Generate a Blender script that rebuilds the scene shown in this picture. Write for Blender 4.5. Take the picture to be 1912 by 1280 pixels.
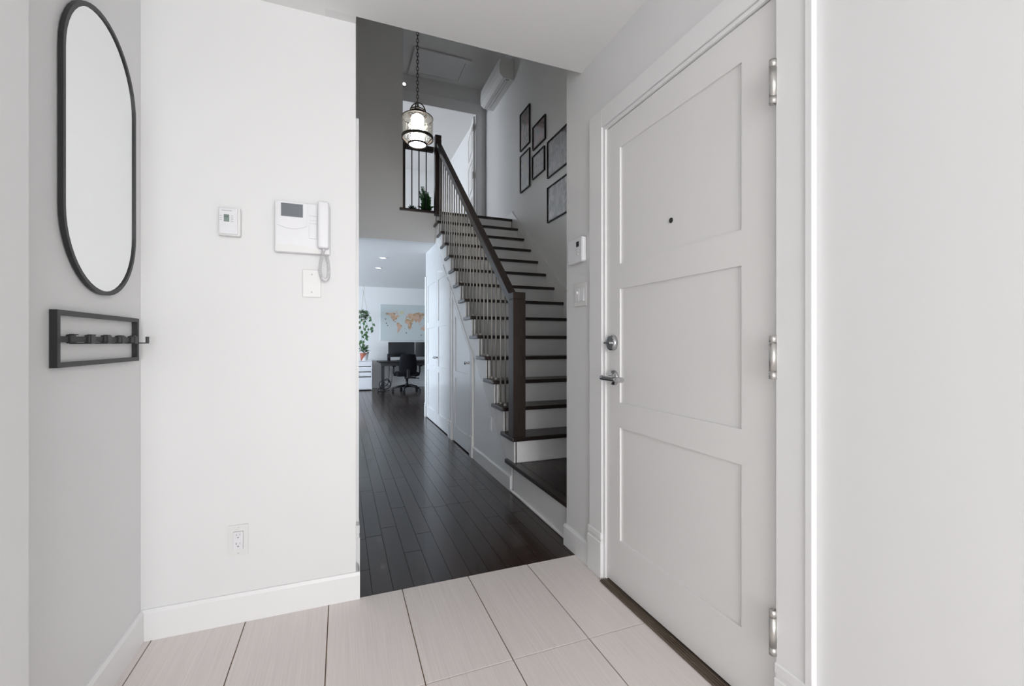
import bpy, bmesh, math, random
from mathutils import Vector, Matrix
random.seed(7)
PI = math.pi
for o in list(bpy.data.objects):
    bpy.data.objects.remove(o)
scene = bpy.context.scene
C = scene.collection

# ------------------------------------------------------------------ camera
cam_d = bpy.data.cameras.new('camera')
cam = bpy.data.objects.new('camera', cam_d); C.objects.link(cam)
cam.location = (0, 0, 1.09)
cam.rotation_euler = (PI/2, 0, -math.radians(21.2))
cam_d.sensor_width = 36; cam_d.sensor_fit = 'HORIZONTAL'
cam_d.lens = 36*822/1912
cam_d.shift_y = -2/1912
cam_d.clip_start = 0.02
scene.camera = cam

# ------------------------------------------------------------------ world, lights, exposure
w = bpy.data.worlds.new('world'); scene.world = w; w.use_nodes = True
wn = w.node_tree.nodes; wn['Background'].inputs[0].default_value = (0.75, 0.87, 1.0, 1)
wn['Background'].inputs[1].default_value = 1.0

def area(name, loc, rot, sx, sy, power, col, spread=180):
    d = bpy.data.lights.new(name, 'AREA'); d.shape = 'RECTANGLE'; d.size = sx; d.size_y = sy
    d.energy = power; d.color = col; d.spread = math.radians(spread)
    o = bpy.data.objects.new(name, d); C.objects.link(o); o.location = loc; o.rotation_euler = rot
    return o
# daylight at the windows of the house (each sits just outside its window opening)
area('window_entry_offscreen', (0.25, -3.12, 1.35), (PI/2, 0, 0), 1.6, 2.0, 85, (1.0, 0.99, 0.985))
area('window_living_offscreen', (-3.62, 8.4, 1.35), (0, -PI/2, 0), 2.0, 3.2, 265, (0.76, 0.87, 1.0))
area('window_upper_offscreen', (-2.12, 9.1, 4.2), (0, -PI/2, 0), 1.5, 2.2, 98, (0.88, 0.93, 1.0))



vs = scene.view_settings
vs.view_transform = 'Standard'; vs.look = 'None'; vs.gamma = 1.0; vs.use_curve_mapping = False
vs.exposure = 0.16

# ------------------------------------------------------------------ materials
M = {}
def srgb(r, g, b):
    f = lambda c: (c/255/12.92) if c/255 <= 0.04045 else ((c/255+0.055)/1.055)**2.4
    return (f(r), f(g), f(b), 1)
def mat(name, col, rough=0.5, metal=0.0, coat=0.0, spec=None, emit=None, estr=0.0, noise=0.0, nscale=60, nmap=None, bump=0.0, var=None, randv=0.0):
    m = bpy.data.materials.new(name); m.use_nodes = True; M[name] = m
    nt = m.node_tree; b = nt.nodes['Principled BSDF']
    b.inputs['Base Color'].default_value = col
    b.inputs['Roughness'].default_value = rough; b.inputs['Metallic'].default_value = metal
    b.inputs['Coat Weight'].default_value = coat; b.inputs['Coat Roughness'].default_value = 0.05
    if spec is not None: b.inputs['Specular IOR Level'].default_value = spec
    if emit: b.inputs['Emission Color'].default_value = emit; b.inputs['Emission Strength'].default_value = estr
    if var or bump:
        geo = nt.nodes.new('ShaderNodeNewGeometry'); mp = nt.nodes.new('ShaderNodeMapping')
        nt.links.new(geo.outputs['Position'], mp.inputs['Vector'])
        mp.inputs['Scale'].default_value = nmap or (1, 1, 1)
        if randv:
            oi = nt.nodes.new('ShaderNodeObjectInfo'); mu = nt.nodes.new('ShaderNodeMath'); mu.operation = 'MULTIPLY'
            nt.links.new(oi.outputs['Random'], mu.inputs[0]); mu.inputs[1].default_value = 40
            cx = nt.nodes.new('ShaderNodeCombineXYZ')
            for k in range(3): nt.links.new(mu.outputs[0], cx.inputs[k])
            nt.links.new(cx.outputs[0], mp.inputs['Location'])
        nz = nt.nodes.new('ShaderNodeTexNoise'); nz.inputs['Scale'].default_value = nscale; nz.inputs['Detail'].default_value = 4
        nt.links.new(mp.outputs[0], nz.inputs['Vector'])
        if var:
            rp = nt.nodes.new('ShaderNodeValToRGB'); rp.color_ramp.elements[0].position = 0.3; rp.color_ramp.elements[1].position = 0.7
            rp.color_ramp.elements[0].color = var; rp.color_ramp.elements[1].color = col
            nt.links.new(nz.outputs['Fac'], rp.inputs[0])
            outc = rp.outputs[0]
            if randv:
                hv = nt.nodes.new('ShaderNodeHueSaturation'); nt.links.new(outc, hv.inputs['Color'])
                mr = nt.nodes.new('ShaderNodeMapRange'); nt.links.new(oi.outputs['Random'], mr.inputs[0])
                mr.inputs[3].default_value = 1-randv; mr.inputs[4].default_value = 1+randv
                nt.links.new(mr.outputs[0], hv.inputs['Value']); outc = hv.outputs[0]
            nt.links.new(outc, b.inputs['Base Color'])
        if bump:
            bp = nt.nodes.new('ShaderNodeBump'); bp.inputs['Strength'].default_value = bump; bp.inputs['Distance'].default_value = 0.002
            nt.links.new(nz.outputs['Fac'], bp.inputs['Height']); nt.links.new(bp.outputs[0], b.inputs['Normal'])
    return m
mat('wall_paint', (0.81, 0.812, 0.812, 1), 0.55, bump=0.03, nscale=180)
mat('ceiling_paint', (0.88, 0.877, 0.87, 1), 0.8, bump=0.03, nscale=180)
mat('trim_paint', (0.87, 0.87, 0.87, 1), 0.32)
mat('door_paint', (0.85, 0.84, 0.83, 1), 0.38)
mat('cabinet_paint', (0.80, 0.81, 0.82, 1), 0.25, coat=0.25)
mat('tile', (0.83, 0.765, 0.74, 1), 0.34, var=(0.75, 0.685, 0.66, 1), nscale=6, nmap=(38, 0.55, 1), bump=0.05, randv=0.015)
mat('grout', srgb(122, 98, 76), 0.9)
mat('plank_wood', (0.036, 0.019, 0.014, 1), 0.24, spec=0.42, var=(0.021, 0.0115, 0.0085, 1), nscale=5, nmap=(14, 0.9, 1), randv=0.3, coat=0.12)
mat('plank_gap', (0.035, 0.022, 0.017, 1), 0.6)
mat('stair_wood', (0.034, 0.021, 0.017, 1), 0.34, var=(0.018, 0.012, 0.010, 1), nscale=5, nmap=(1.2, 14, 14), randv=0.15, coat=0.04)
mat('rail_wood', (0.040, 0.026, 0.021, 1), 0.36, var=(0.024, 0.0155, 0.013, 1), nscale=5, nmap=(16, 16, 1.5), coat=0.1)
mat('nickel', (0.50, 0.485, 0.46, 1), 0.32, 1.0)
mat('baluster_metal', (0.50, 0.475, 0.445, 1), 0.45, 0.5)
mat('satin_steel', (0.62, 0.61, 0.585, 1), 0.28, 1.0, bump=0.05, nscale=30, nmap=(1, 1, 60))
mat('chrome', (0.55, 0.56, 0.58, 1), 0.16, 1.0)
mat('bronze', (0.115, 0.095, 0.075, 1), 0.42, 0.8)
mat('lantern_bronze', (0.028, 0.022, 0.017, 1), 0.5, 0.2)
mat('threshold_bronze', (0.20, 0.155, 0.12, 1), 0.45, 0.5, var=(0.12, 0.09, 0.07, 1), nscale=3, nmap=(60, 2, 2))
mat('black_metal', (0.030, 0.031, 0.033, 1), 0.45, 0.2)
mat('black_plastic', (0.008, 0.008, 0.010, 1), 0.45, spec=0.3)
mat('black_fabric', (0.007, 0.007, 0.010, 1), 0.8, spec=0.15, bump=0.2, nscale=300)
mat('screen_off', (0.006, 0.007, 0.010, 1), 0.18)
mat('mirror_glass', (0.88, 0.895, 0.90, 1), 0.02, 1.0)
mat('white_plastic', (0.81, 0.81, 0.835, 1), 0.3)
mat('warm_plastic', (0.80, 0.797, 0.785, 1), 0.35)
mat('grey_plastic', (0.55, 0.55, 0.56, 1), 0.4)
mat('seam_grey', (0.33, 0.33, 0.34, 1), 0.6)
mat('dark_slot', (0.02, 0.02, 0.02, 1), 0.6)
mat('intercom_screen', srgb(104, 110, 116), 0.25)
mat('lcd', srgb(128, 146, 138), 0.3)
mat('lcd_ink', srgb(60, 76, 72), 0.4)
mat('map_print', srgb(202, 210, 210), 0.55)
mat('terracotta', srgb(178, 108, 88), 0.8, var=srgb(158, 92, 74), nscale=20)
mat('white_glaze', (0.8, 0.8, 0.8, 1), 0.3)
mat('soil', (0.02, 0.014, 0.01, 1), 0.95)
mat('leaf_dark', srgb(52, 84, 58), 0.45, var=srgb(96, 126, 78), nscale=9)
mat('leaf_light', srgb(100, 140, 88), 0.45, var=srgb(58, 100, 60), nscale=14)
mat('leaf_fern', srgb(70, 140, 80), 0.45, var=srgb(104, 164, 98), nscale=12)
mat('leaf_deep', srgb(42, 84, 68), 0.45, var=srgb(64, 110, 88), nscale=12)
mat('twine', srgb(196, 180, 160), 0.9)
mat('opal_lamp', (0.9, 0.88, 0.84, 1), 0.4, emit=(1.0, 0.96, 0.91, 1), estr=23.0)
mat('led_lamp', (0.9, 0.9, 0.9, 1), 0.4, emit=(1.0, 0.95, 0.9, 1), estr=5.0)
mat('picture_mount', (0.75, 0.75, 0.74, 1), 0.5)

def seedy_glass():
    m = bpy.data.materials.new('seedy_glass'); m.use_nodes = True; M['seedy_glass'] = m
    nt = m.node_tree; nt.nodes.clear()
    out = nt.nodes.new('ShaderNodeOutputMaterial'); mx = nt.nodes.new('ShaderNodeMixShader')
    tr = nt.nodes.new('ShaderNodeBsdfTransparent'); tr.inputs[0].default_value = (0.975, 0.97, 0.95, 1)
    gl = nt.nodes.new('ShaderNodeBsdfGlossy'); gl.inputs[0].default_value = (0.9, 0.88, 0.84, 1); gl.inputs['Roughness'].default_value = 0.12
    nz = nt.nodes.new('ShaderNodeTexNoise'); nz.inputs['Scale'].default_value = 28
    geo = nt.nodes.new('ShaderNodeNewGeometry'); nt.links.new(geo.outputs['Position'], nz.inputs['Vector'])
    bp = nt.nodes.new('ShaderNodeBump'); bp.inputs['Strength'].default_value = 0.6; bp.inputs['Distance'].default_value = 0.02
    nt.links.new(nz.outputs['Fac'], bp.inputs['Height']); nt.links.new(bp.outputs[0], gl.inputs['Normal'])
    lw = nt.nodes.new('ShaderNodeLayerWeight'); lw.inputs[0].default_value = 0.35
    nt.links.new(bp.outputs[0], lw.inputs['Normal'])
    mr = nt.nodes.new('ShaderNodeMapRange'); mr.inputs[3].default_value = 0.04; mr.inputs[4].default_value = 0.42
    nt.links.new(lw.outputs['Facing'], mr.inputs[0]); nt.links.new(mr.outputs[0], mx.inputs[0])
    nt.links.new(tr.outputs[0], mx.inputs[1]); nt.links.new(gl.outputs[0], mx.inputs[2]); nt.links.new(mx.outputs[0], out.inputs[0])
seedy_glass()

def art_material(name, cols, seed, stretch):
    m = bpy.data.materials.new(name); m.use_nodes = True; M[name] = m
    nt = m.node_tree; b = nt.nodes['Principled BSDF']
    tc = nt.nodes.new('ShaderNodeTexCoord'); mp = nt.nodes.new('ShaderNodeMapping')
    mp.inputs['Location'].default_value = (seed*3.1, seed*1.7, seed); mp.inputs['Scale'].default_value = stretch
    nt.links.new(tc.outputs['Object'], mp.inputs['Vector'])
    nz = nt.nodes.new('ShaderNodeTexNoise'); nz.inputs['Scale'].default_value = 7; nz.inputs['Detail'].default_value = 6; nz.inputs['Distortion'].default_value = 0.8
    nt.links.new(mp.outputs[0], nz.inputs['Vector'])
    rp = nt.nodes.new('ShaderNodeValToRGB'); rp.color_ramp.interpolation = 'EASE'
    e = rp.color_ramp.elements
    for i, c in enumerate(cols):
        t = 0.3+0.4*i/(len(cols)-1)
        if i < 2: el = e[i]; el.position = t if i == 0 else 0.99
        else: el = e.new(t)
        el.color = c
    e[1].position = 0.3+0.4/(len(cols)-1)
    nt.links.new(nz.outputs['Fac'], rp.inputs[0]); nt.links.new(rp.outputs[0], b.inputs['Base Color'])
    b.inputs['Roughness'].default_value = 0.5; b.inputs['Coat Weight'].default_value = 0.7; b.inputs['Coat Roughness'].default_value = 0.03
    b.inputs['Coat IOR'].default_value = 1.6
    return m
def land_material():
    m = bpy.data.materials.new('map_land'); m.use_nodes = True; M['map_land'] = m
    nt = m.node_tree; b = nt.nodes['Principled BSDF']; b.inputs['Roughness'].default_value = 0.6
    geo = nt.nodes.new('ShaderNodeNewGeometry'); vo = nt.nodes.new('ShaderNodeTexVoronoi'); vo.inputs['Scale'].default_value = 16
    nt.links.new(geo.outputs['Position'], vo.inputs['Vector'])
    sp = nt.nodes.new('ShaderNodeSeparateColor'); nt.links.new(vo.outputs['Color'], sp.inputs[0])
    rp = nt.nodes.new('ShaderNodeValToRGB'); rp.color_ramp.interpolation = 'CONSTANT'
    e = rp.color_ramp.elements; e[0].color = srgb(212, 180, 158); e[1].color = srgb(178, 152, 126); e[1].position = 0.8
    for p, c in ((0.25, srgb(214, 180, 156)), (0.5, srgb(196, 164, 128)), (0.66, srgb(208, 172, 150))):
        n = e.new(p); n.color = c
    nt.links.new(sp.outputs[0], rp.inputs[0]); nt.links.new(rp.outputs[0], b.inputs['Base Color'])
land_material()
mat('map_pale', srgb(206, 208, 170), 0.6)
mat('map_badge', srgb(70, 78, 98), 0.6)

# ------------------------------------------------------------------ mesh helpers
def nb(): return bmesh.new()
def box(bm, x0, x1, y0, y1, z0, z1, bev=0.0, seg=1):
    r = bmesh.ops.create_cube(bm, size=1)
    vs_ = r['verts']
    for v in vs_:
        v.co = Vector((x0+(v.co.x+.5)*(x1-x0), y0+(v.co.y+.5)*(y1-y0), z0+(v.co.z+.5)*(z1-z0)))
    if bev:
        es = list({e for v in vs_ for e in v.link_edges})
        bmesh.ops.bevel(bm, geom=es, offset=bev, segments=seg, affect='EDGES', profile=0.6)
    return bm
def B(*a, **k): return box(nb(), *a, **k)
def prism(bm, pts, axis, a0, a1):
    """extrude a 2-D polygon along an axis; pts are (y,z) for X, (x,z) for Y, (x,y) for Z"""
    def mk(p, a):
        if axis == 'X': return (a, p[0], p[1])
        if axis == 'Y': return (p[0], a, p[1])
        return (p[0], p[1], a)
    A = [bm.verts.new(mk(p, a0)) for p in pts]; D = [bm.verts.new(mk(p, a1)) for p in pts]
    n = len(pts)
    fs = [bm.faces.new(A), bm.faces.new(D[::-1])]
    for i in range(n): fs.append(bm.faces.new((A[i], D[i], D[(i+1) % n], A[(i+1) % n])))
    bmesh.ops.recalc_face_normals(bm, faces=fs)
    return bm
def tube(bm, pts, r, seg=8, closed=False, cap=True, flat=None):
    pts = [Vector(p) for p in pts]; n = len(pts); rings = []
    t0 = (pts[1]-pts[0]).normalized()
    up = Vector((0, 0, 1)) if abs(t0.z) < 0.9 else Vector((1, 0, 0))
    nrm = (up-t0*up.dot(t0)).normalized()
    for i in range(n):
        if closed: t = (pts[(i+1) % n]-pts[i-1]).normalized()
        else: t = (pts[min(i+1, n-1)]-pts[max(i-1, 0)]).normalized()
        nrm = (nrm-t*nrm.dot(t)).normalized(); bi = t.cross(nrm)
        rr = r[i] if isinstance(r, (list, tuple)) else r
        rings.append([bm.verts.new(pts[i]+nrm*(rr*math.cos(2*PI*k/seg))*(flat or 1)+bi*(rr*math.sin(2*PI*k/seg))) for k in range(seg)])
    for i in range(n if closed else n-1):
        a, b_ = rings[i], rings[(i+1) % n]
        for k in range(seg):
            f = bm.faces.new((a[k], a[(k+1) % seg], b_[(k+1) % seg], b_[k])); f.smooth = True
    if cap and not closed:
        bm.faces.new(rings[0][::-1]); bm.faces.new(rings[-1])
    return bm
def lathe(bm, prof, cx=0, cy=0, cz=0, seg=32, axis='Z', closed=False):
    rings = []
    for r, h in prof:
        ring = []
        for k in range(seg):
            a = 2*PI*k/seg; u, v = r*math.cos(a), r*math.sin(a)
            p = (cx+u, cy+v, cz+h) if axis == 'Z' else ((cx+h, cy+u, cz+v) if axis == 'X' else (cx+u, cy+h, cz+v))
            ring.append(bm.verts.new(p))
        rings.append(ring)
    fs = []
    m = len(rings)
    for i in range(m if closed else m-1):
        a, b_ = rings[i], rings[(i+1) % m]
        for k in range(seg):
            f = bm.faces.new((a[k], a[(k+1) % seg], b_[(k+1) % seg], b_[k])); f.smooth = True; fs.append(f)
    if not closed:
        if prof[0][0] > 1e-5: fs.append(bm.faces.new(rings[0]))
        if prof[-1][0] > 1e-5: fs.append(bm.faces.new(rings[-1]))
    bmesh.ops.remove_doubles(bm, verts=[v for r_ in rings for v in r_], dist=1e-6)
    bmesh.ops.recalc_face_normals(bm, faces=[f for f in fs if f.is_valid])
    return bm
def obj(name, bm, m, parent=None, local=False, label=None):
    """link the bmesh as one object; its vertices are in world space unless local"""
    me = bpy.data.meshes.new(name)
    base = Vector((0, 0, 0))
    if not local:
        if parent is not None:
            base = Vector(parent['_w']) if '_w' in parent else parent.location.copy()
        else:
            xs = [v.co for v in bm.verts]
            base = Vector(((min(v.x for v in xs)+max(v.x for v in xs))/2, (min(v.y for v in xs)+max(v.y for v in xs))/2, min(v.z for v in xs)))
        for v in bm.verts: v.co -= base
    bm.to_mesh(me); bm.free()
    mats = m if isinstance(m, (list, tuple)) else [m]
    for q in mats: me.materials.append(M[q])
    o = bpy.data.objects.new(name, me); C.objects.link(o)
    if parent is not None:
        o.parent = parent
        if not local: o['_w'] = tuple(base)
    elif not local:
        o.location = base; o['_w'] = tuple(base)
    if label: o['label'] = label
    return o
def tag(o, label, cat, group=None, kind=None):
    o['label'] = label; o['category'] = cat
    if group: o['group'] = group
    if kind: o['kind'] = kind
    return o
def thing(name, label, cat, loc, group=None, kind=None, rotz=0):
    o = bpy.data.objects.new(name, None); C.objects.link(o); o.empty_display_size = 0.1
    o.location = loc; o.rotation_euler = (0, 0, rotz); o['_w'] = tuple(loc)
    return tag(o, label, cat, group, kind)
def struct(name, bm, m, label, cat): return tag(obj(name, bm, m), label, cat, kind='structure')

# ------------------------------------------------------------------ key planes of the house
XL, XR, Y1 = -0.683, 1.13, 1.99           # entry: left wall, door wall, facing wall
XH, XU, XS = 0.058, 1.16, 2.25            # hall left wall, under-stair wall, stair right wall
YB, YW, YF = 5.78, 7.042, 10.9            # bulkhead, upper door wall, far wall
ZE, ZC, ZU, ZT = 2.445, 2.39, 2.81, 5.29  # entry ceiling, living ceiling, upper floor, upper ceiling

# ------------------------------------------------------------------ floors
fl = thing('floor', 'white striated porcelain tile floor of the entry with brown grout lines', 'floor', (0.2, -0.5, 0), kind='structure')
obj('grout_bed', B(-0.75, 1.28, -3.0, Y1-0.006, -0.05, -0.004), 'grout', fl)
tx0, tp, ty0, tl, gap = 0.251, 0.2995, 1.408, 0.597, 0.0036
xs = [XL-0.05]+[tx0+tp*k for k in range(-3, 3)]+[1.15]
ys = [Y1-0.004, ty0]+[ty0-tl*k for k in range(1, 8)]
for j in range(len(ys)-1):
    for i in range(len(xs)-1):
        if ys[j+1] < -3: continue
        obj('tile', B(xs[i]+gap/2, xs[i+1]-gap/2, ys[j+1]+gap/2, ys[j]-(gap/2 if j else 0), -0.012, 0, bev=0.0008), 'tile', fl)

fh = thing('floor_hall', 'dark espresso strip wood floor of the hall and living room', 'floor', (0.6, 5.0, 0), kind='structure')
obj('subfloor', B(-3.5, 4.0, Y1-0.006, YF, -0.05, -0.006), 'plank_gap', fh)
pw = 0.0885
unit = B(-.5, .5, -.5, .5, -1, 0)
unit_me = bpy.data.meshes.new('plank'); unit.to_mesh(unit_me); unit.free(); unit_me.materials.append(M['plank_wood'])
far = nb()
k0 = 0.126
for i in range(-42, 44):
    xa = k0+pw*i; xb = xa+pw
    y = Y1-0.004-random.random()*0.28
    while y < YF:
        L = random.choice((0.35, 0.5, 0.65, 0.8, 0.95, 1.1)); ya, yb = max(y, Y1-0.004), min(y+L, YF); y += L
        if yb-ya < 0.03: continue
        if ya < 6.5:
            if xa > XU-0.003: continue
            xc = min(xb, XU+0.004)
        else: xc = xb
        if xb < XH-0.02 and ya < YB: continue
        g = 0.0010
        if ya < 7.0 and XH-0.1 < xb and xa < 1.5:
            o = bpy.data.objects.new('plank', unit_me); C.objects.link(o); o.parent = fh
            o.scale = (xc-xa-2*g, yb-ya-3.2*g, 0.012)
            o.location = Vector(((xa+xc)/2, (ya+yb)/2, 0))-fh.location
        else:
            box(far, xa+g, xc-g, ya+g, yb-g, -0.012, 0)
fo = obj('plank_field', far, 'plank_wood', fh); fo['kind'] = 'stuff'

# ------------------------------------------------------------------ walls
struct('wall_facing', B(XL-0.12, XH-0.12, Y1, Y1+0.12, 0, ZE), 'wall_paint', 'white entry wall carrying the intercom and thermostat', 'wall')
wb = B(XH-0.12, XH, Y1, YB, 0, ZE); box(wb, XH-0.12, XH, 1.945, YB, ZE, ZT); box(wb, XH-0.12, XH, 1.845, 1.945, ZE+0.1, ZT)
struct('wall_hall_left', wb, 'wall_paint', 'white wall along the left of the hall, end edge showing', 'wall')
struct('wall_left', B(XL-0.12, XL, 1.05, Y1, 0, ZE), 'wall_paint', 'white entry wall carrying the oval mirror and coat rack', 'wall')
struct('wall_left_near', B(XL-0.12, -0.60, -3.0, 1.205, 0, ZE), 'wall_paint', 'white wall corner beside the oval mirror wall', 'wall')
DY0, DY1, DZ = 0.873, 1.722, 2.06
wb = B(XR, XR+0.15, -3.0, DY0-0.012, 0, ZE); box(wb, XR, XR+0.15, DY1+0.012, 2.10, 0, ZE); box(wb, XR, XR+0.15, DY0-0.012, DY1+0.012, DZ+0.012, ZE)
box(wb, XR, XS, 1.845, 2.10, ZE, ZT); box(wb, XR+0.15, XS, 2.0, 2.10, 0, ZE)
struct('wall_right', wb, 'wall_paint', 'white wall around the entry door with thermostat and switches', 'wall')
struct('wall_leak_blocker', B(XR+0.42, XR+0.5, -0.2, 2.0, 0, ZE), 'wall_paint', 'unseen white panel added outside the entry door to block light leaks', 'wall')  # unseen slab added behind the door to stop light leaking through its gaps
struct('wall_stair_header', B(XH, XR, 1.845, 1.945, ZE+0.1, ZT), 'wall_paint', 'white header wall over the entry opening', 'wall')
struct('ceiling_entry', B(XL-0.12, XR, -3.0, 1.945, ZE, ZE+0.1), 'ceiling_paint', 'flat white ceiling of the entry', 'ceiling')
struct('ceiling_entry_edge', B(XL-0.12, XH-0.12, 1.945, Y1, ZE, ZE+0.1), 'ceiling_paint', 'white ceiling strip above the intercom wall', 'ceiling')
# rear wall with a tall window
wb = B(XL-0.12, XR, -3.1, -3.0, 0, 0.35); box(wb, XL-0.12, XR, -3.1, -3.0, 2.35, ZE)
box(wb, XL-0.12, -0.55, -3.1, -3.0, 0.35, 2.35); box(wb, 1.05, XR, -3.1, -3.0, 0.35, 2.35)
struct('wall_rear', wb, 'wall_paint', 'white entry wall around the tall window facing the stairs', 'wall')
def window(name, label, axis, a, b0, b1, z0, z1):
    bm = nb(); t = 0.05
    def bx(p0, p1, q0, q1):
        if axis == 'Y': box(bm, p0, p1, a-0.03, a+0.03, q0, q1)
        else: box(bm, a-0.03, a+0.03, p0, p1, q0, q1)
    bx(b0, b0+t, z0, z1); bx(b1-t, b1, z0, z1); bx(b0+t, b1-t, z0, z0+t); bx(b0+t, b1-t, z1-t, z1)
    r = struct(name, bm, 'trim_paint', label, 'window')
    bm = nb(); bx((b0+b1)/2-0.02, (b0+b1)/2+0.02, z0+t, z1-t)
    obj('mullion', bm, 'trim_paint', r)
window('window_1', 'tall white framed window of the entry', 'Y', -3.05, -0.55, 1.05, 0.35, 2.35)
window('window_2', 'wide white framed window of the living room', 'X', -3.55, 6.8, 10.0, 0.35, 2.2)
window('window_3', 'white framed window of the upper room', 'X', -2.05, 8.0, 10.2, 3.45, 4.95)

# bulkhead and upper floor
wb = B(XH, 0.737, YB, YB+0.12, ZC, ZT); box(wb, 0.737, XU, YB, YB+0.12, ZC, ZU-0.03)
box(wb, -3.5, XH, YB-0.1, YB+0.12, 0, ZT)
struct('wall_bulkhead', wb, 'wall_paint', 'tall wall face above the living room ceiling edge beside the landing railing', 'wall')
struct('wall_stair_right', B(XS, XS+0.12, 2.0, YW+0.12, 0, ZT), 'wall_paint', 'tall stair wall hung with the six framed pictures', 'wall')
struct('ceiling_living', B(-3.5, 4.0, YB+0.12, YF, ZC, ZC+0.08), 'ceiling_paint', 'white living room ceiling with two recessed lights', 'ceiling')
struct('wall_far', B(-3.5, 4.0, YF, YF+0.12, 0, ZT), 'wall_paint', 'white far wall of the living room behind the map', 'wall')
wb = B(-3.6, -3.5, YB-0.1, 6.8, 0, ZC); box(wb, -3.6, -3.5, 10.0, YF, 0, ZC); box(wb, -3.6, -3.5, 6.8, 10.0, 0, 0.35); box(wb, -3.6, -3.5, 6.8, 10.0, 2.2, ZC)
struct('wall_living_left', wb, 'wall_paint', 'white living room wall around the wide window', 'wall')
struct('wall_living_right', B(4.0, 4.1, 6.4, YF, 0, ZC), 'wall_paint', 'white right wall of the living room', 'wall')
struct('wall_closet_back', B(XU+0.02, 4.0, 6.4, 6.5, 0, ZC), 'wall_paint', 'white end wall of the under stair closet', 'wall')
# upper landing
land = thing('floor_landing', 'dark wood upper landing floor edge at the top of the stairs', 'floor', (1.4, 6.4, ZU), kind='structure')
obj('floor_board', B(-2.0, XS, YB+0.02, YF, ZU-0.03, ZU), 'stair_wood', land)
obj('nosing', B(0.695, XU+0.03, YB-0.028, YB+0.03, ZU-0.03, ZU, bev=0.006, seg=2), 'stair_wood', land)
struct('ceiling_upper', B(-2.0, XS+0.12, 1.845, YF, ZT, ZT+0.1), 'ceiling_paint', 'high ceiling over the stairwell and upper landing', 'ceiling')
wb = B(2.098, XS, YW, YW+0.11, ZU, ZT); box(wb, -2.0, 2.098, YW, YW+0.11, 4.93, ZT); box(wb, -2.0, 0.45, YW, YW+0.11, ZU, 4.93)
struct('wall_upper_door', wb, 'wall_paint', 'upper landing wall around the open doorway', 'wall')
struct('wall_upper_room_right', B(2.36, 2.46, YW+0.11, YF, ZU, ZT), 'wall_paint', 'white right wall of the upper room', 'wall')
wb = B(-2.1, -2.0, YB, 8.0, ZU-0.3, ZT); box(wb, -2.1, -2.0, 10.2, YF, ZU-0.3, ZT); box(wb, -2.1, -2.0, 8.0, 10.2, ZU-0.3, 3.45); box(wb, -2.1, -2.0, 8.0, 10.2, 4.95, ZT)
struct('wall_upper_room_left', wb, 'wall_paint', 'white upper room wall around its window', 'wall')

# ------------------------------------------------------------------ baseboards and casings
def baseboard(name, bm, label): return struct(name, bm, 'trim_paint', label, 'baseboard')
bh = 0.112
def bb_prof(d, h=bh): return [(0, 0), (d, 0), (d, h-0.012), (d*0.55, h), (0, h)]
bm = prism(nb(), [(Y1-a, z) for a, z in bb_prof(0.014)], 'X', XL, XH+0.016)
prism(bm, [(XH+a, z) for a, z in bb_prof(0.016)], 'Y', Y1-0.0, 2.07)
baseboard('baseboard_facing', bm, 'white baseboard under the intercom and outlet')
baseboard('baseboard_left', prism(nb(), [(XL+a, z) for a, z in bb_prof(0.014)], 'Y', 1.205, Y1-0.014), 'white baseboard below the coat rack')
bm = prism(nb(), [(XR-a, z) for a, z in bb_prof(0.013)], 'Y', 1.857, 2.113)
baseboard('baseboard_right', bm, 'short white baseboard between the hall floor and the entry door casing')
baseboard('baseboard_right_near', prism(nb(), [(XR-a, z) for a, z in bb_prof(0.013)], 'Y', -3.0, 0.765), 'white baseboard beside the hinge side of the entry door')
baseboard('baseboard_far', prism(nb(), [(YF-a, z) for a, z in bb_prof(0.014)], 'X', -3.5, 4.0), 'white baseboard behind the black desk')
bm = prism(nb(), [(XU-a, z) for a, z in bb_prof(0.012)], 'Y', 3.0, 3.985)
baseboard('baseboard_stair', bm, 'white baseboard along the wall under the stairs')
bm = prism(nb(), [(XS-a, ZU+z) for a, z in bb_prof(0.014)], 'Y', 5.745, YW)
baseboard('baseboard_landing', bm, 'short white baseboard at the top of the stairs')

def plinth(parent, x_face, sgn, y0, y1, h=0.21, d=0.020, name='plinth_block'):
    bm = nb()
    box(bm, min(x_face, x_face+sgn*d), max(x_face, x_face+sgn*d), y0, y1, 0, h*0.80, bev=0.002)
    box(bm, min(x_face, x_face+sgn*d*0.8), max(x_face, x_face+sgn*d*0.8), y0+0.003, y1-0.003, h*0.80, h*0.86)
    box(bm, min(x_face, x_face+sgn*d*0.95), max(x_face, x_face+sgn*d*0.95), y0, y1, h*0.86, h, bev=0.003)
    return obj(name, bm, 'trim_paint', parent)
# entry door casing
tr = thing('trim_1', 'flat white casing around the entry door with plinth blocks', 'door casing', (XR, 1.3, 0), kind='structure')
cd = 0.014
def casing_leg(parent, y0, y1, z0, z1, band_out):
    bm = B(XR-cd, XR, y0, y1, z0, z1, bev=0.0015)
    if band_out > 0: box(bm, XR-cd-0.009, XR, y1-0.012, y1+0.004, z0, z1, bev=0.002)
    elif band_out < 0: box(bm, XR-cd-0.005, XR, y0-0.004, y0+0.016, z0, z1, bev=0.002)
    return obj('casing_leg', bm, 'trim_paint', parent)
casing_leg(tr, 1.740, 1.845, 0.2, DZ+0.10, 0)
casing_leg(tr, 0.768, 0.868, 0.2, DZ+0.10, -1)
obj('casing_head', B(XR-cd, XR, 0.868, 1.740, DZ+0.016, DZ+0.10, bev=0.0015), 'trim_paint', tr)
plinth(tr, XR, -1, 1.738, 1.856); plinth(tr, XR, -1, 0.756, 0.870)
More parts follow.
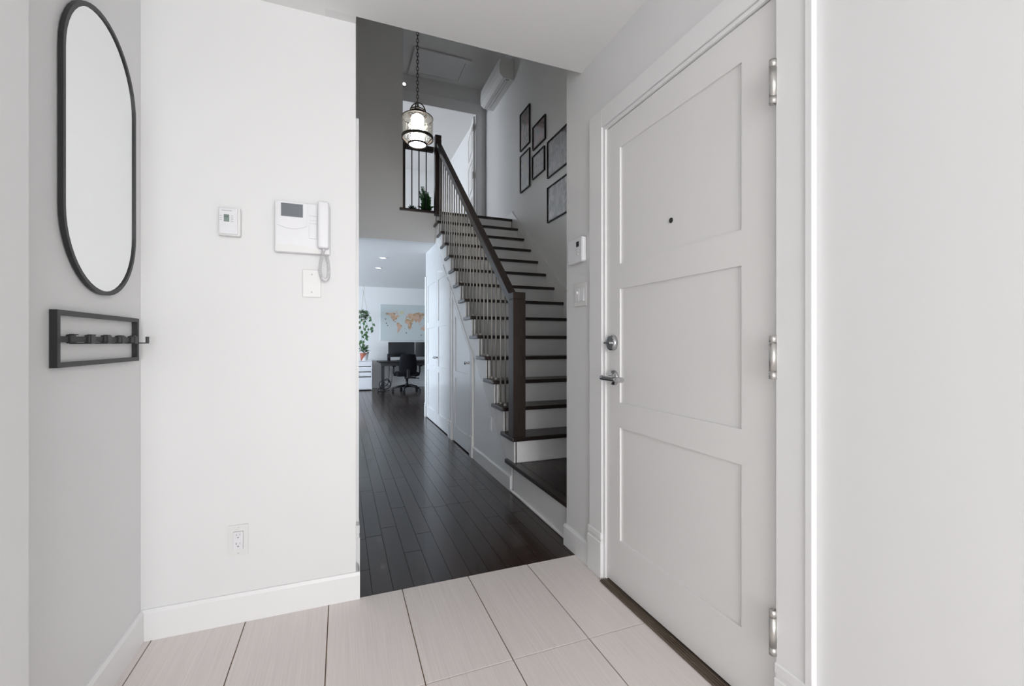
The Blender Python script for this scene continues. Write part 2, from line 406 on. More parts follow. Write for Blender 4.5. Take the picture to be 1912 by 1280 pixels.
bm = B(XR-0.006, XR+0.10, DY1, DY1+0.016, 0.0, DZ); box(bm, XR+0.001, XR+0.10, DY0-0.014, DY0-0.002, 0, DZ); box(bm, XR-0.006, XR+0.10, DY0-0.014, DY1+0.016, DZ, DZ+0.014)
obj('jamb', bm, 'trim_paint', tr)
th = obj('threshold', B(XR-0.034, XR+0.10, DY0, DY1, 0, 0.010, bev=0.002), 'threshold_bronze', tr)
bm = nb()
for k in range(3): box(bm, XR-0.028+0.010*k, XR-0.023+0.010*k, DY0, DY1, 0.010, 0.0125)
obj('ridge', bm, 'threshold_bronze', th)

# casing of a doorway on the hall's left wall
tr = thing('trim_2', 'white casing edge of a side doorway at the hall entrance', 'door casing', (XH, 2.5, 0), kind='structure')
obj('casing_leg', B(XH, XH+0.017, 2.13, 2.22, 0.22, 2.11), 'trim_paint', tr)
obj('casing_leg', B(XH, XH+0.017, 3.05, 3.14, 0.22, 2.11), 'trim_paint', tr)
obj('casing_head', B(XH, XH+0.017, 2.22, 3.05, 2.02, 2.11), 'trim_paint', tr)
plinth(tr, XH, 1, 2.08, 2.225, h=0.27); plinth(tr, XH, 1, 3.045, 3.15, h=0.27)
sd = thing('door_2', 'plain white side door in the hall', 'door', (XH, 2.63, 0.01), kind='structure')
obj('leaf', B(XH+0.001, XH+0.008, 2.225, 3.045, 0.012, 2.018), 'trim_paint', sd)

# ------------------------------------------------------------------ entry door
door = thing('door_1', 'white three panel entry door with satin lever, deadbolt and peephole', 'door', (XR, 1.3, 0), kind='structure')
dx, dt = XR+0.004, 0.045
py0, py1 = 0.995, 1.622
y0d, y1d = DY0+0.003, DY1-0.003
panels = [(0.222, 0.716), (0.825, 1.322), (1.431, 1.940)]
for a, b_ in ((y0d, py0), (py1, y1d)):
    obj('stile', B(dx, dx+dt, a, b_, 0.018, DZ-0.004), 'door_paint', door)
zz = [0.018]+[q for p in panels for q in p]+[DZ-0.004]
for i in range(0, 8, 2): obj('rail', B(dx, dx+dt, py0, py1, zz[i], zz[i+1]), 'door_paint', door)
for a, b_ in panels:
    obj('panel', B(dx+0.008, dx+0.03, py0, py1, a, b_), 'door_paint', door)
pk = obj('peephole', lathe(nb(), [(0.0, -0.003), (0.009, -0.003), (0.010, 0.0), (0.010, 0.01)], dx+0.008, 1.310, 1.541, 16, 'X'), 'black_metal', door)
def hinge(z0, z1):
    bm = nb(); x, y = XR-0.020, DY0-0.001
    n = 3; zs = [z0+(z1-z0)*q for q in (0, 0.17, 0.83, 1)]
    for k in range(n): lathe(bm, [(0.0, zs[k]+0.0008), (0.0098, zs[k]+0.0008), (0.0098, zs[k+1]-0.0008), (0, zs[k+1]-0.0008)], x, y, 0, 14)
    h = obj('hinge', bm, 'satin_steel', door, label='satin steel butt hinge')
    obj('hinge_leaf', B(x-0.002, dx+0.002, y-0.002, y+0.002, z0, z1), 'satin_steel', h)
for a, b_ in ((1.745, 1.868), (0.987, 1.108), (0.228, 0.352)): hinge(a, b_)
dy, dz = 1.672, 1.086
db = obj('deadbolt', lathe(nb(), [(0, 0.0), (0.036, 0.0), (0.036, -0.012), (0.033, -0.018), (0.026, -0.020), (0, -0.018)], dx, dy, dz, 28, 'X'), 'chrome', door, label='round satin chrome deadbolt')
obj('thumb_turn', B(dx-0.036, dx-0.016, dy-0.024, dy+0.024, dz-0.005, dz+0.005, bev=0.003, seg=2), 'chrome', db)
ly, lz = 1.664, 0.931
lv = obj('lever_rose', lathe(nb(), [(0, 0.0), (0.034, 0.0), (0.034, -0.008), (0.030, -0.012), (0.013, -0.013), (0.012, -0.05), (0, -0.05)], dx, ly, lz, 28, 'X'), 'chrome', door, label='satin chrome door lever')
bm = tube(nb(), [(dx-0.052, ly+0.020, lz), (dx-0.052, ly+0.005, lz), (dx-0.052, ly-0.06, lz), (dx-0.048, ly-0.125, lz)], 0.0115, 14)
obj('lever', bm, 'chrome', lv)

# ------------------------------------------------------------------ staircase
st = thing('staircase', 'dark tread staircase with white risers, wood handrail and metal balusters', 'staircase', (1.7, 4.3, 0))
RISE, RUN, TY, TZ, NT = 0.1848, 0.2195, 2.90, 0.41, 13
XT0, XT1 = 1.130, 2.235
def ty(k): return TY+RUN*(k-1)
def tz(k): return TZ+RISE*(k-1)
Lw = lambda y: 0.214+0.84*(y-3.08)
# platform
pf = obj('platform_base', B(XU, XS, 2.10, 2.96, 0.0, 0.195), 'trim_paint', st)
obj('platform_nosing', B(XT0, 1.19, 2.10, 3.07, 0.195, 0.225, bev=0.006, seg=2), 'stair_wood', st)
x = 1.19
i = 0
while x < XS-0.01:
    x2 = min(x+0.0885, XS); y = 2.10-0.3*(i % 3)
    while y < 2.95:
        ya, yb = max(y, 2.10), min(y+0.62, 2.95)
        if yb-ya > 0.02: obj('platform_plank', B(x+0.0007, x2-0.0007, ya+0.0007, yb-0.0007, 0.20, 0.2245), 'stair_wood', st)
        y += 0.62
    x = x2; i += 1
obj('shoe_moulding', B(XU-0.014, XU, 2.113, 3.01, 0, 0.018, bev=0.004), 'trim_paint', st)
for k in range(1, NT+2):
    yf = ty(k)
    if k <= NT:
        t = obj('tread', B(XT0, XT1, yf, yf+RUN+0.045, tz(k)-0.030, tz(k), bev=0.006, seg=2), 'stair_wood', st)
    else:
        obj('tread', B(XU+0.03, XT1, yf, yf+0.06, tz(k)-0.030, tz(k), bev=0.006, seg=2), 'stair_wood', st)
    zb = tz(k-1) if k > 1 else 0.225
    obj('riser', B(XU+0.004, XT1, yf+0.030, yf+0.045, zb-0.005, tz(k)-0.029), 'trim_paint', st)
    if k == 1:
        obj('cove_strip', B(XU+0.02, XT1, yf+0.018, yf+0.030, 0.225, 0.237, bev=0.003), 'trim_paint', st)
# saw-tooth stringer
pts = [(ty(1)+0.030, 0.225), (ty(1)+0.030, tz(1)-0.03)]
for k in range(2, NT+2):
    pts += [(ty(k)+0.030, tz(k-1)-0.03), (ty(k)+0.030, tz(k)-0.03)]
pts += [(YB+0.02, ZU-0.03), (YB+0.02, ZC)]
ye = 3.08+(ZC-0.214)/0.84
pts += [(ye, ZC), (3.08+0.011/0.84, 0.225)]
obj('stringer', prism(nb(), pts, 'X', XU-0.007, XU+0.012), 'trim_paint', st)
# wall skirt
sk = lambda y, off: TZ+RISE/RUN*(y-TY)+off
pts = [(2.10, 0.225), (2.96, 0.225), (5.70, sk(5.70, -0.32)), (5.80, ZU-0.03), (5.745, ZU+0.09), (5.745, sk(5.745, 0.092)), (2.62, sk(2.62, 0.092)), (2.10, 0.345)]
pts = [(2.10, 0.225), (2.95, 0.225), (5.75, sk(5.75, -0.3)), (5.75, sk(5.75, 0.092)), (2.62, sk(2.62, 0.092)+0.12), (2.10, 0.37)]
obj('wall_skirt', prism(nb(), pts, 'X', XT1, XS), 'trim_paint', st)
# newel posts
XN = 1.183
def newel(x0, x1, y0, y1, z0, z1, groove):
    n = obj('newel_post', B(x0, x1, y0, y1, z0, z1-groove-0.005, bev=0.003), 'rail_wood', st)
    bm = B(x0+0.004, x1-0.004, y0+0.004, y1-0.004, z1-groove-0.005, z1-groove)
    box(bm, x0, x1, y0, y1, z1-groove, z1, bev=0.004)
    obj('newel_cap', bm, 'rail_wood', n)
newel(1.137, 1.232, 2.905, 3.005, TZ, 1.445, 0.048)
newel(1.140, 1.222, 5.70, 5.79, ZU-0.06, 3.79, 0.045)
# handrail
sl = RISE/RUN
def rail_prism(bm, y0, z0, y1, z1, w_, h_):
    prism(bm, [(y0, z0-h_), (y0, z0), (y1, z1), (y1, z1-h_)], 'X', XN-w_/2, XN+w_/2); return bm
rz0 = 1.425
bm = rail_prism(nb(), 3.004, rz0, 5.702, rz0+sl*(5.702-3.004), 0.062, 0.088)
bmesh.ops.bevel(bm, geom=bm.edges[:], offset=0.005, segments=2, affect='EDGES')
obj('handrail', bm, 'rail_wood', st)
# balusters: two on each tread
def baluster(y, zb, zt, x=XN, m='baluster_metal', r=0.0075):
    b_ = obj('baluster', lathe(nb(), [(0, 0), (r, 0), (r, zt-zb), (0, zt-zb)], x, y, zb, 10), m, st)
    obj('baluster_shoe', lathe(nb(), [(0, 0), (0.0145, 0), (0.0145, 0.010), (0.009, 0.020), (r, 0.020)], x, y, zb, 10), m, b_)
for k in range(2, NT+1):
    for off in (0.075, 0.182):
        y = ty(k)+off
        if y > 5.69: continue
        baluster(y, tz(k), rz0-0.08+sl*(y-3.004))
# landing railing
rl = thing('landing_railing', 'dark railing with four gaps across the upper landing edge', 'railing', (0.94, YB+0.045, ZU))
obj('wall_post', B(0.737, 0.772, YB+0.015, YB+0.075, ZU, 3.70, bev=0.003), 'rail_wood', rl)
obj('top_rail', B(0.772, 1.141, YB+0.015, YB+0.075, 3.60, 3.665, bev=0.005), 'rail_wood', rl)
for px in (0.858, 0.951, 1.045):
    obj('baluster', lathe(nb(), [(0, 0), (0.0075, 0), (0.0075, 0.80), (0, 0.80)], px, YB+0.045, ZU, 10), 'black_metal', rl)

# ------------------------------------------------------------------ wall under the stairs and closet doors
D3a, D3b = 4.075, 4.795            # angled door
D2a, DM, D1b = 4.985, 5.690, 6.410 # pair of tall doors
DT = 2.035
wb = nb()
prism(wb, [(3.0, 0), (D3a, 0), (D3a, Lw(D3a)), (3.065, 0.2), (3.0, 0.2)], 'X', XU, XU+0.02)
prism(wb, [(D3a, Lw(D3a)-0.10), (D3b, Lw(D3b)-0.10), (D3b, Lw(D3b)+.02), (D3a, Lw(D3a)+.02)], 'X', XU, XU+0.02)
prism(wb, [(D3b, 0), (D2a, 0), (D2a, Lw(D2a)+.02), (D3b, Lw(D3b)+.02)], 'X', XU, XU+0.02)
yk = 3.08+(DT+0.05-0.214)/0.84
prism(wb, [(D2a, Lw(D2a)-0.05), (yk, DT), (D1b, DT), (D1b, ZC), (3.08+(ZC-0.214)/0.84, ZC), (D2a, Lw(D2a)+.02)], 'X', XU, XU+0.02)
prism(wb, [(D1b, 0), (6.5, 0), (6.5, ZC), (D1b, ZC)], 'X', XU, XU+0.02)
struct('wall_under_stairs', wb, 'cabinet_paint', 'white wall under the stairs around the closet doors', 'wall')
def yz_panel(parent, name, poly, x0, x1, m): return obj(name, prism(nb(), poly, 'X', x0, x1), m, parent)
def clip_poly(poly, f):
    """keep the part of a (y,z) polygon where z <= f(y)"""
    out = []
    n = len(poly)
    for i in range(n):
        a, b_ = poly[i], poly[(i+1) % n]
        da, d_b = a[1]-f(a[0]), b_[1]-f(b_[0])
        if da <= 0: out.append(a)
        if (da < 0) != (d_b < 0) and da != d_b:
            t = da/(da-d_b); out.append((a[0]+(b_[0]-a[0])*t, a[1]+(b_[1]-a[1])*t))
    return out
def closet_door(name, label, y0, y1, ztop, rows, diag, knob_y, knob_z):
    d = thing(name, label, 'door', (XU, (y0+y1)/2, 0.022), kind='structure')
    lim = diag if diag else (lambda y: 99)
    stile = 0.105
    g = 0.003
    full = clip_poly([(y0+g, 0.012), (y1-g, 0.012), (y1-g, ztop), (y0+g, ztop)], lim)
    yz_panel(d, 'panel_back', full, XU+0.003, XU+0.016, 'cabinet_paint')
    xf = XU-0.005
    for a, b_ in ((y0+g, y0+stile), (y1-stile, y1-g)):
        p = clip_poly([(a, 0.012), (b_, 0.012), (b_, ztop), (a, ztop)], lim)
        if len(p) > 2: yz_panel(d, 'stile', p, xf, XU+0.003, 'cabinet_paint')
    zs = [0.012]+[q for r in rows for q in r]+[ztop]
    for i in range(0, len(zs), 2):
        p = clip_poly([(y0+stile, zs[i]), (y1-stile, zs[i]), (y1-stile, zs[i+1]), (y0+stile, zs[i+1])], lim)
        if len(p) > 2: yz_panel(d, 'rail', p, xf, XU+0.003, 'cabinet_paint')
    if diag:
        off = 0.13
        lo = lambda y: lim(y)-off
        ya = y0+stile; yb = y1-stile
        zlow = rows[-1][0]
        quad = [(ya, max(lo(ya), zlow)), (yb, max(lo(yb), zlow)), (yb, min(lim(yb), ztop)), (ya, min(lim(ya), ztop))]
        if lo(yb) < ztop: yz_panel(d, 'diagonal_rail', quad, xf+0.0005, XU+0.003, 'cabinet_paint')
    kb = obj('knob', lathe(nb(), [(0, 0), (0.013, 0), (0.013, -0.004), (0.006, -0.008), (0.006, -0.020), (0.014, -0.026), (0.016, -0.034), (0.010, -0.041), (0, -0.042)], xf, knob_y, knob_z, 18, 'X'), 'chrome', d, label='small chrome knob')
    return d
rows = [(0.17, 0.70), (0.775, 1.285), (1.36, 1.885)]
closet_door('door_3', 'tall white three panel closet door nearest the living room', DM, D1b, DT-0.004, rows, None, DM+0.05, 0.89)
closet_door('door_4', 'tall white closet door with its top corner cut by the stair stringer', D2a, DM, DT-0.004, rows, lambda y: Lw(y)-0.052, DM-0.05, 0.89)
closet_door('door_5', 'small white closet door with a sloping top under the stairs', D3a, D3b, 3.0, [(0.17, 0.70), (0.775, 1.36)], lambda y: Lw(y)-0.062, D3a+0.085, 0.885)
tr = thing('trim_3', 'white casing strips and plinths between the closet doors', 'door casing', (XU, 5.2, 0), kind='structure')
def uleg(y0, y1, zt, h=0.2):
    p = clip_poly([(y0, h), (y1, h), (y1, zt), (y0, zt)], lambda y: Lw(y)-0.004)
    obj('casing_strip', prism(nb(), p, 'X', XU-0.014, XU), 'trim_paint', tr)
    plinth(tr, XU, -1, y0-0.004, y1+0.004, h=h, d=0.022)
uleg(3.99, 4.068, 3); uleg(4.802, 4.875, 3); uleg(4.905, 4.978, 3); uleg(6.418, 6.5, DT+0.005)
prism_pts = [(4.0, Lw(4.0)-0.058), (D3b+0.004, Lw(D3b)-0.058), (D3b+0.004, Lw(D3b)-0.006), (4.0, Lw(4.0)-0.006)]
obj('sloping_casing', prism(nb(), prism_pts, 'X', XU-0.012, XU), 'trim_paint', tr)

# ------------------------------------------------------------------ upper doorway
tr = thing('trim_4', 'white casing around the upper doorway', 'door casing', (1.5, YW, ZU), kind='structure')
obj('casing_head', B(0.3, 2.185, YW-0.018, YW, 4.86, 5.035, bev=0.003), 'trim_paint', tr)
obj('casing_leg', B(2.10, 2.185, YW-0.018, YW, ZU, 4.86, bev=0.003), 'trim_paint', tr)
obj('jamb', B(2.082, 2.10, YW-0.01, YW+0.11, ZU, 4.88), 'trim_paint', tr)
ud = thing('door_6', 'white panel door standing open in the upper doorway', 'door', (2.078, YW+0.03, ZU+0.01), kind='structure', rotz=-math.radians(8.9))
def ub(*a, **k): return B(*a, **k)
uw, uh = 0.76, 2.03
obj('leaf', ub(-0.028, 0.0, 0, uw, 0, uh), 'door_paint', ud, local=True)
for z0, z1 in ((0.2, 0.72), (0.86, 1.36), (1.5, 1.9)):
    bm = nb()
    for a in ((0.11, 0.125), (uw-0.125, uw-0.11)): box(bm, -0.036, -0.028, a[0], a[1], z0, z1)
    for a in ((z0, z0+0.015), (z1-0.015, z1)): box(bm, -0.036, -0.028, 0.125, uw-0.125, a[0], a[1])
    obj('panel_moulding', bm, 'door_paint', ud, local=True)
hd = obj('lever', tube(nb(), [(-0.03, uw-0.07, 0.76), (-0.075, uw-0.07, 0.76), (-0.08, uw-0.09, 0.76), (-0.08, uw-0.17, 0.755)], 0.010, 10), 'nickel', ud, local=True)
for z in (0.3, 1.05, 1.84):
    obj('hinge', ub(-0.038, -0.026, -0.03, 0.03, z-0.05, z+0.05), 'nickel', ud, local=True)

# ------------------------------------------------------------------ attic hatch, AC, pendant, spots
ht = thing('attic_hatch', 'white framed attic hatch in the high ceiling behind the pendant chain', 'hatch', (1.38, 6.58, ZT-0.02))
s_ = 1.017
hx0, hx1, hy0, hy1 = 0.97, 1.815, 6.33, 6.965
bm = nb(); fw = 0.075
box(bm, hx0, hx1, hy0, hy0+fw, ZT-0.030, ZT-0.010); box(bm, hx0, hx1, hy1-fw, hy1, ZT-0.030, ZT-0.010)
box(bm, hx0, hx0+fw, hy0+fw, hy1-fw, ZT-0.030, ZT-0.010); box(bm, hx1-fw, hx1, hy0+fw, hy1-fw, ZT-0.030, ZT-0.010)
obj('frame', bm, 'trim_paint', ht)
obj('panel', B(hx0+fw+.004, hx1-fw-.004, hy0+fw+.004, hy1-fw-.004, ZT-0.024, ZT-0.001), 'trim_paint', ht)

ac = thing('air_conditioner', 'white wall mounted air conditioner high on the stair wall', 'air conditioner', (XS-0.1, 6.25, 4.74))
ay0, ay1 = 5.715, 6.62
prof = [(XS, 4.745), (XS-0.16, 4.755), (XS-0.208, 4.80), (XS-0.215, 4.88), (XS-0.205, 5.02), (XS-0.18, 5.03), (XS, 5.03)]
notch = [(XS, 4.745), (XS-0.075, 4.750), (XS-0.075, 4.785), (XS-0.081, 4.785), (XS-0.081, 4.750), (XS-0.108, 4.752), (XS-0.108, 4.787), (XS-0.114, 4.787), (XS-0.114, 4.752)]
bm = prism(nb(), prof, 'Y', ay0, ay0+0.05)
bmesh.ops.bevel(bm, geom=[e for e in bm.edges if abs(e.verts[0].co.y-ay0) < 1e-4 and abs(e.verts[1].co.y-ay0) < 1e-4], offset=0.010, segments=2, affect='EDGES')
prism(bm, notch+prof[1:], 'Y', ay0+0.05, ay1-0.05); prism(bm, prof, 'Y', ay1-0.05, ay1)
body = obj('body', bm, 'warm_plastic', ac)
obj('louver', B(XS-0.106, XS-0.083, ay0+0.052, ay1-0.052, 4.744, 4.751), 'warm_plastic', ac)
bm = nb(); box(bm, XS-0.082, XS-0.072, ay0+0.03, ay0+0.042, 4.740, 4.746); box(bm, XS-0.105, XS-0.095, ay0+0.03, ay0+0.042, 4.740, 4.746)
obj('indicator_lights', bm, 'dark_slot', ac)

PX_, PY_ = 0.640, 4.0
pl = thing('pendant_lamp', 'bronze lantern pendant with clear seeded glass around a glowing white cylinder', 'pendant lamp', (PX_, PY_, 2.86))
def ring(r, z, h, t, seg=40): return lathe(nb(), [(r-t, z), (r, z), (r, z+h), (r-t, z+h)], PX_, PY_, 0, seg, closed=True)
obj('glass_shade', lathe(nb(), [(0.136, 2.935), (0.138, 3.06), (0.134, 3.10), (0.118, 3.116), (0.078, 3.128), (0.076, 3.124), (0.116, 3.112), (0.130, 3.098), (0.134, 3.06), (0.132, 2.935)], PX_, PY_, 0, 48, closed=True), 'seedy_glass', pl)
obj('lower_ring', ring(0.141, 2.912, 0.024, 0.012), 'lantern_bronze', pl)
obj('shoulder_ring', ring(0.139, 3.098, 0.007, 0.006), 'lantern_bronze', pl)
obj('collar_ring', ring(0.080, 3.126, 0.022, 0.008), 'lantern_bronze', pl)
obj('upper_ring', ring(0.070, 3.160, 0.010, 0.006), 'lantern_bronze', pl)
obj('bottom_ring', ring(0.086, 2.858, 0.014, 0.012), 'lantern_bronze', pl)
obj('lamp_cylinder', lathe(nb(), [(0, 2.866), (0.073, 2.866), (0.073, 2.870), (0.058, 2.874), (0.056, 3.10), (0.05, 3.115), (0, 3.115)], PX_, PY_, 0, 32), 'opal_lamp', pl)
for k in range(4):
    a = PI/4+k*PI/2+0.35; c_, s2 = math.cos(a), math.sin(a)
    obj('strut', tube(nb(), [(PX_+0.134*c_, PY_+0.134*s2, 2.918), (PX_+0.083*c_, PY_+0.083*s2, 2.866)], 0.004, 8), 'lantern_bronze', pl)
    if k < 2: 
        obj('handle_arch', tube(nb(), [(PX_+0.074*math.cos(t)*c_, PY_+0.074*math.cos(t)*s2, 3.135+0.105*math.sin(t)) for t in [PI*j/20 for j in range(21)]], 0.0055, 8), 'lantern_bronze', pl)
obj('finial', lathe(nb(), [(0, 3.115), (0.035, 3.12), (0.03, 3.16), (0.012, 3.20), (0.008, 3.235), (0, 3.24)], PX_, PY_, 0, 20), 'satin_steel', pl)
bm = nb(); z = 3.245; i = 0
while z < ZT-0.05:
    pts = []
    for j in range(14):
        a = 2*PI*j/14; u = 0.0095*math.cos(a); v = 0.0145*math.sin(a)+(0.006 if math.sin(a) > 0 else -0.006)
        pts.append((PX_+(u if i % 2 else 0.25*u), PY_+(0.25*u if i % 2 else u), z+0.018+v))
    tube(bm, pts, 0.0030, 6, closed=True); z += 0.0315; i += 1
obj('chain', bm, 'bronze', pl)
obj('canopy', lathe(nb(), [(0, 0), (0.02, 0), (0.06, 0.03), (0.065, 0.04), (0, 0.04)], PX_, PY_, ZT-0.04, 24), 'bronze', pl)

sp = thing('wall_spotlight', 'tiny bright spotlight above the upper doorway', 'spotlight', (0.915, YW-0.02, 5.11))
obj('housing', lathe(nb(), [(0, 0), (0.032, 0), (0.030, -0.035), (0.026, -0.035), (0.026, -0.02), (0, -0.02)], 0.915, YW, 5.11, 20, 'Y'), 'white_plastic', sp)
obj('bulb', lathe(nb(), [(0, -0.034), (0.018, -0.031), (0.025, -0.022), (0, -0.021)], 0.915, YW, 5.11, 16, 'Y'), 'led_lamp', sp)
def recessed(name, x, y, z, label, group=None, power=4):
    t = thing(name, label, 'ceiling light', (x, y, z-0.004), group)
    obj('trim_ring', lathe(nb(), [(0.042, 0.0), (0.055, 0.0), (0.055, -0.004), (0.050, -0.007), (0.042, -0.004)], x, y, z, 28, closed=True), 'white_plastic', t)
    obj('lens', lathe(nb(), [(0, -0.002), (0.042, -0.002), (0.042, -0.0005), (0, -0.0005)], x, y, z, 24), 'led_lamp', t)
recessed('recessed_light', 0.601, 7.067, ZC, 'small round recessed light in the living room ceiling close to the bulkhead')
recessed('recessed_light', 0.613, 8.068, ZC, 'small round recessed light in the living room ceiling closer to the map wall')

# ------------------------------------------------------------------ framed pictures on the stair wall
def A(*c): return [srgb(*q) for q in c]
art_material('art_a', A((46, 44, 44), (98, 94, 96), (140, 112, 110), (84, 88, 78), (118, 116, 116)), 1, (1, 2.5, 1.2))
art_material('art_b', A((40, 62, 54), (70, 92, 82), (140, 100, 98), (92, 86, 88), (60, 72, 68)), 2, (1, 2.0, 1.0))
art_material('art_c', A((38, 40, 38), (82, 80, 78), (124, 114, 118), (66, 70, 60), (96, 94, 92)), 3, (1, 3.0, 1.0))
art_material('art_d', A((118, 118, 120), (146, 142, 144), (120, 114, 100), (108, 110, 114), (160, 156, 156)), 4, (1, 1.6, 0.8))
art_material('art_e', A((54, 60, 58), (90, 94, 92), (68, 72, 62), (118, 108, 106), (78, 82, 84)), 5, (1, 2.0, 1.2))
art_material('art_f', A((40, 42, 44), (84, 86, 88), (150, 142, 142), (66, 68, 70), (120, 112, 74)), 6, (1, 2.2, 1.0))
def picture(y0, y1, z0, z1, m, label):
    p = thing('framed_picture', label, 'picture', (XS, (y0+y1)/2, z0), 'framed pictures on the stair wall')
    t, d = 0.012, 0.022
    bm = nb()
    box(bm, XS-d, XS-0.001, y0, y0+t, z0, z1); box(bm, XS-d, XS-0.001, y1-t, y1, z0, z1)
    box(bm, XS-d, XS-0.001, y0+t, y1-t, z0, z0+t); box(bm, XS-d, XS-0.001, y0+t, y1-t, z1-t, z1)
    obj('frame', bm, 'black_plastic', p)
    obj('print', B(XS-0.012, XS-0.002, y0+t, y1-t, z0+t, z1-t), m, p)
picture(5.145, 5.463, 3.632, 4.125, 'art_a', 'tall black framed picture, highest on the stair wall')
picture(4.685, 5.049, 3.480, 3.770, 'art_b', 'wide black framed picture with green and pink tones')
picture(3.86, 4.628, 2.985, 3.408, 'art_c', 'large dark grey picture above the lowest frame on the stair wall')
picture(5.145, 5.463, 3.078, 3.568, 'art_d', 'tall pale grey picture hanging below the highest one')
picture(4.707, 5.065, 3.120, 3.410, 'art_e', 'wide picture with muted grey green tones between tall and large frames')
picture(3.86, 4.628, 2.470, 2.878, 'art_f', 'lowest large picture with pale left half and yellow fleck')

# ------------------------------------------------------------------ entry fixtures
# oval mirror
mi = thing('wall_mirror', 'pill shaped wall mirror with thin black metal frame', 'mirror', (XL, 1.695, 1.23))
def pill(hw, hz, n=24):
    pts = []
    for k in range(n+1): a = PI*k/n; pts.append((hw*math.cos(a), hz-hw+hw*math.sin(a)))
    for k in range(n+1): a = PI+PI*k/n; pts.append((hw*math.cos(a), -(hz-hw)+hw*math.sin(a)))
    return pts
mcy, mcz, mhw, mhz = 1.695, 1.654, 0.2165, 0.4225
xb, xf = XL+0.003, XL+0.014
bm = nb(); o1 = pill(mhw, mhz); i1 = pill(mhw-0.012, mhz-0.012); n = len(o1)
R4 = [[bm.verts.new((x, mcy+p[0], mcz+p[1])) for p in poly] for x, poly in ((xb, o1), (xf, o1), (xf, i1), (xb, i1))]
for r in range(4):
    a, b_ = R4[r], R4[(r+1) % 4]
    for k in range(n): bm.faces.new((a[k], a[(k+1) % n], b_[(k+1) % n], b_[k]))
bmesh.ops.recalc_face_normals(bm, faces=bm.faces[:])
fr_ = obj('frame', bm, 'black_metal', mi)
obj('glass', prism(nb(), [(mcy+p[0], mcz+p[1]) for p in pill(mhw-0.0125, mhz-0.0125)], 'X', xb, xf-0.004), 'mirror_glass', mi)
# coat rack
cr = thing('coat_rack', 'black rectangular wall coat rack with five flip hooks', 'coat rack', (XL, 1.64, 1.02))
cx0, cx1 = XL+0.001, XL+0.017
ry0, ry1, rz0_, rz1_ = 1.447, 1.928, 1.024, 1.172
t = 0.013
obj('frame_side', B(cx0, cx1, ry0, ry0+t, rz0_, rz1_), 'black_metal', cr); obj('frame_side', B(cx0, cx1, ry1-t, ry1, rz0_, rz1_), 'black_metal', cr)
obj('frame_rail', B(cx0, cx1, ry0+t, ry1-t, rz0_, rz0_+t), 'black_metal', cr); obj('frame_rail', B(cx0, cx1, ry0+t, ry1-t, rz1_-t, rz1_), 'black_metal', cr)
obj('hook_bar', B(cx0+0.004, cx0+0.010, ry0+t, ry1-t, 1.089, 1.105), 'black_metal', cr)
for y in (1.525, 1.615, 1.705, 1.795, 1.885):
    bm = nb(); xs_ = cx0+0.009
    hw = 0.011
    box(bm, cx0+0.003, xs_+0.004, y-hw-0.004, y+hw+0.004, 1.086, 1.110, bev=0.002)
    box(bm, xs_, xs_+0.046, y-hw, y+hw, 1.0845, 1.088)
    box(bm, xs_+0.043, xs_+0.0465, y-hw, y+hw, 1.088, 1.108)
    box(bm, xs_-0.001, xs_+0.010, y-hw, y+hw, 1.108, 1.1115)
    obj('hook', bm, 'black_metal', cr)

# left thermostat
tm = thing('thermostat', 'white thermostat with small green display beside the intercom', 'thermostat', (-0.40, Y1, 1.495))
obj('body', B(-0.437, -0.363, Y1-0.026, Y1-0.0005, 1.497, 1.607, bev=0.006, seg=2), 'warm_plastic', tm)
obj('cover', B(-0.434, -0.372, Y1-0.030, Y1-0.024, 1.502, 1.602, bev=0.004, seg=2), 'white_plastic', tm)
dp = obj('display', B(-0.417, -0.399, Y1-0.0308, Y1-0.0295, 1.549, 1.576), 'lcd', tm)
bm = nb()
for k, (a, b_) in enumerate(((0.002, 0.006), (0.009, 0.013))): box(bm, -0.417+a, -0.417+b_, Y1-0.0312, Y1-0.0307, 1.566, 1.570)
box(bm, -0.416, -0.400, Y1-0.0312, Y1-0.0307, 1.5735, 1.575)
obj('display_digits', bm, 'lcd_ink', dp)
bm = nb()
for k in range(9): box(bm, -0.424+0.0038*k, -0.4212+0.0038*k, Y1-0.0308, Y1-0.0298, 1.5905, 1.5925)
obj('printed_line', bm, 'seam_grey', tm)
for z in (1.572, 1.565, 1.558, 1.551):
    obj('button', B(-0.394, -0.386, Y1-0.0312, Y1-0.0298, z-0.002, z+0.001), 'grey_plastic', tm)
for z in (1.571, 1.563, 1.556):
    obj('button', B(-0.430, -0.423, Y1-0.0312, Y1-0.0298, z-0.002, z+0.001), 'grey_plastic', tm)

# intercom
ic = thing('intercom', 'white video intercom with grey screen, handset and coiled cord', 'intercom', (-0.14, Y1, 1.44))
ix0, ix1, iz0, iz1 = -0.247, -0.092, 1.448, 1.652
obj('body', B(ix0, -0.042, Y1-0.028, Y1-0.0005, iz0, iz1, bev=0.008, seg=3), 'white_plastic', ic)
n_ = 14
crv = [(ix0+0.012+(0.104)*k/n_, 1.556-0.014*math.sin(PI*k/n_)) for k in range(n_+1)]
obj('screen_bezel', prism(nb(), [(ix0+0.012, 1.648), *crv, (ix0+0.116, 1.648)], 'Y', Y1-0.0325, Y1-0.024), 'white_plastic', ic)
obj('screen', B(ix0+0.0245, ix0+0.103, Y1-0.0336, Y1-0.030, 1.590, 1.642), 'intercom_screen', ic)
s0, s1 = -0.122, -0.092
for za, zb_ in ((1.600, 1.616), (1.582, 1.598), (1.570, 1.580), (1.508, 1.568)):
    obj('button', B(s0, s1, Y1-0.0305, Y1-0.027, za+0.0006, zb_-0.0006, bev=0.0008), 'white_plastic', ic)
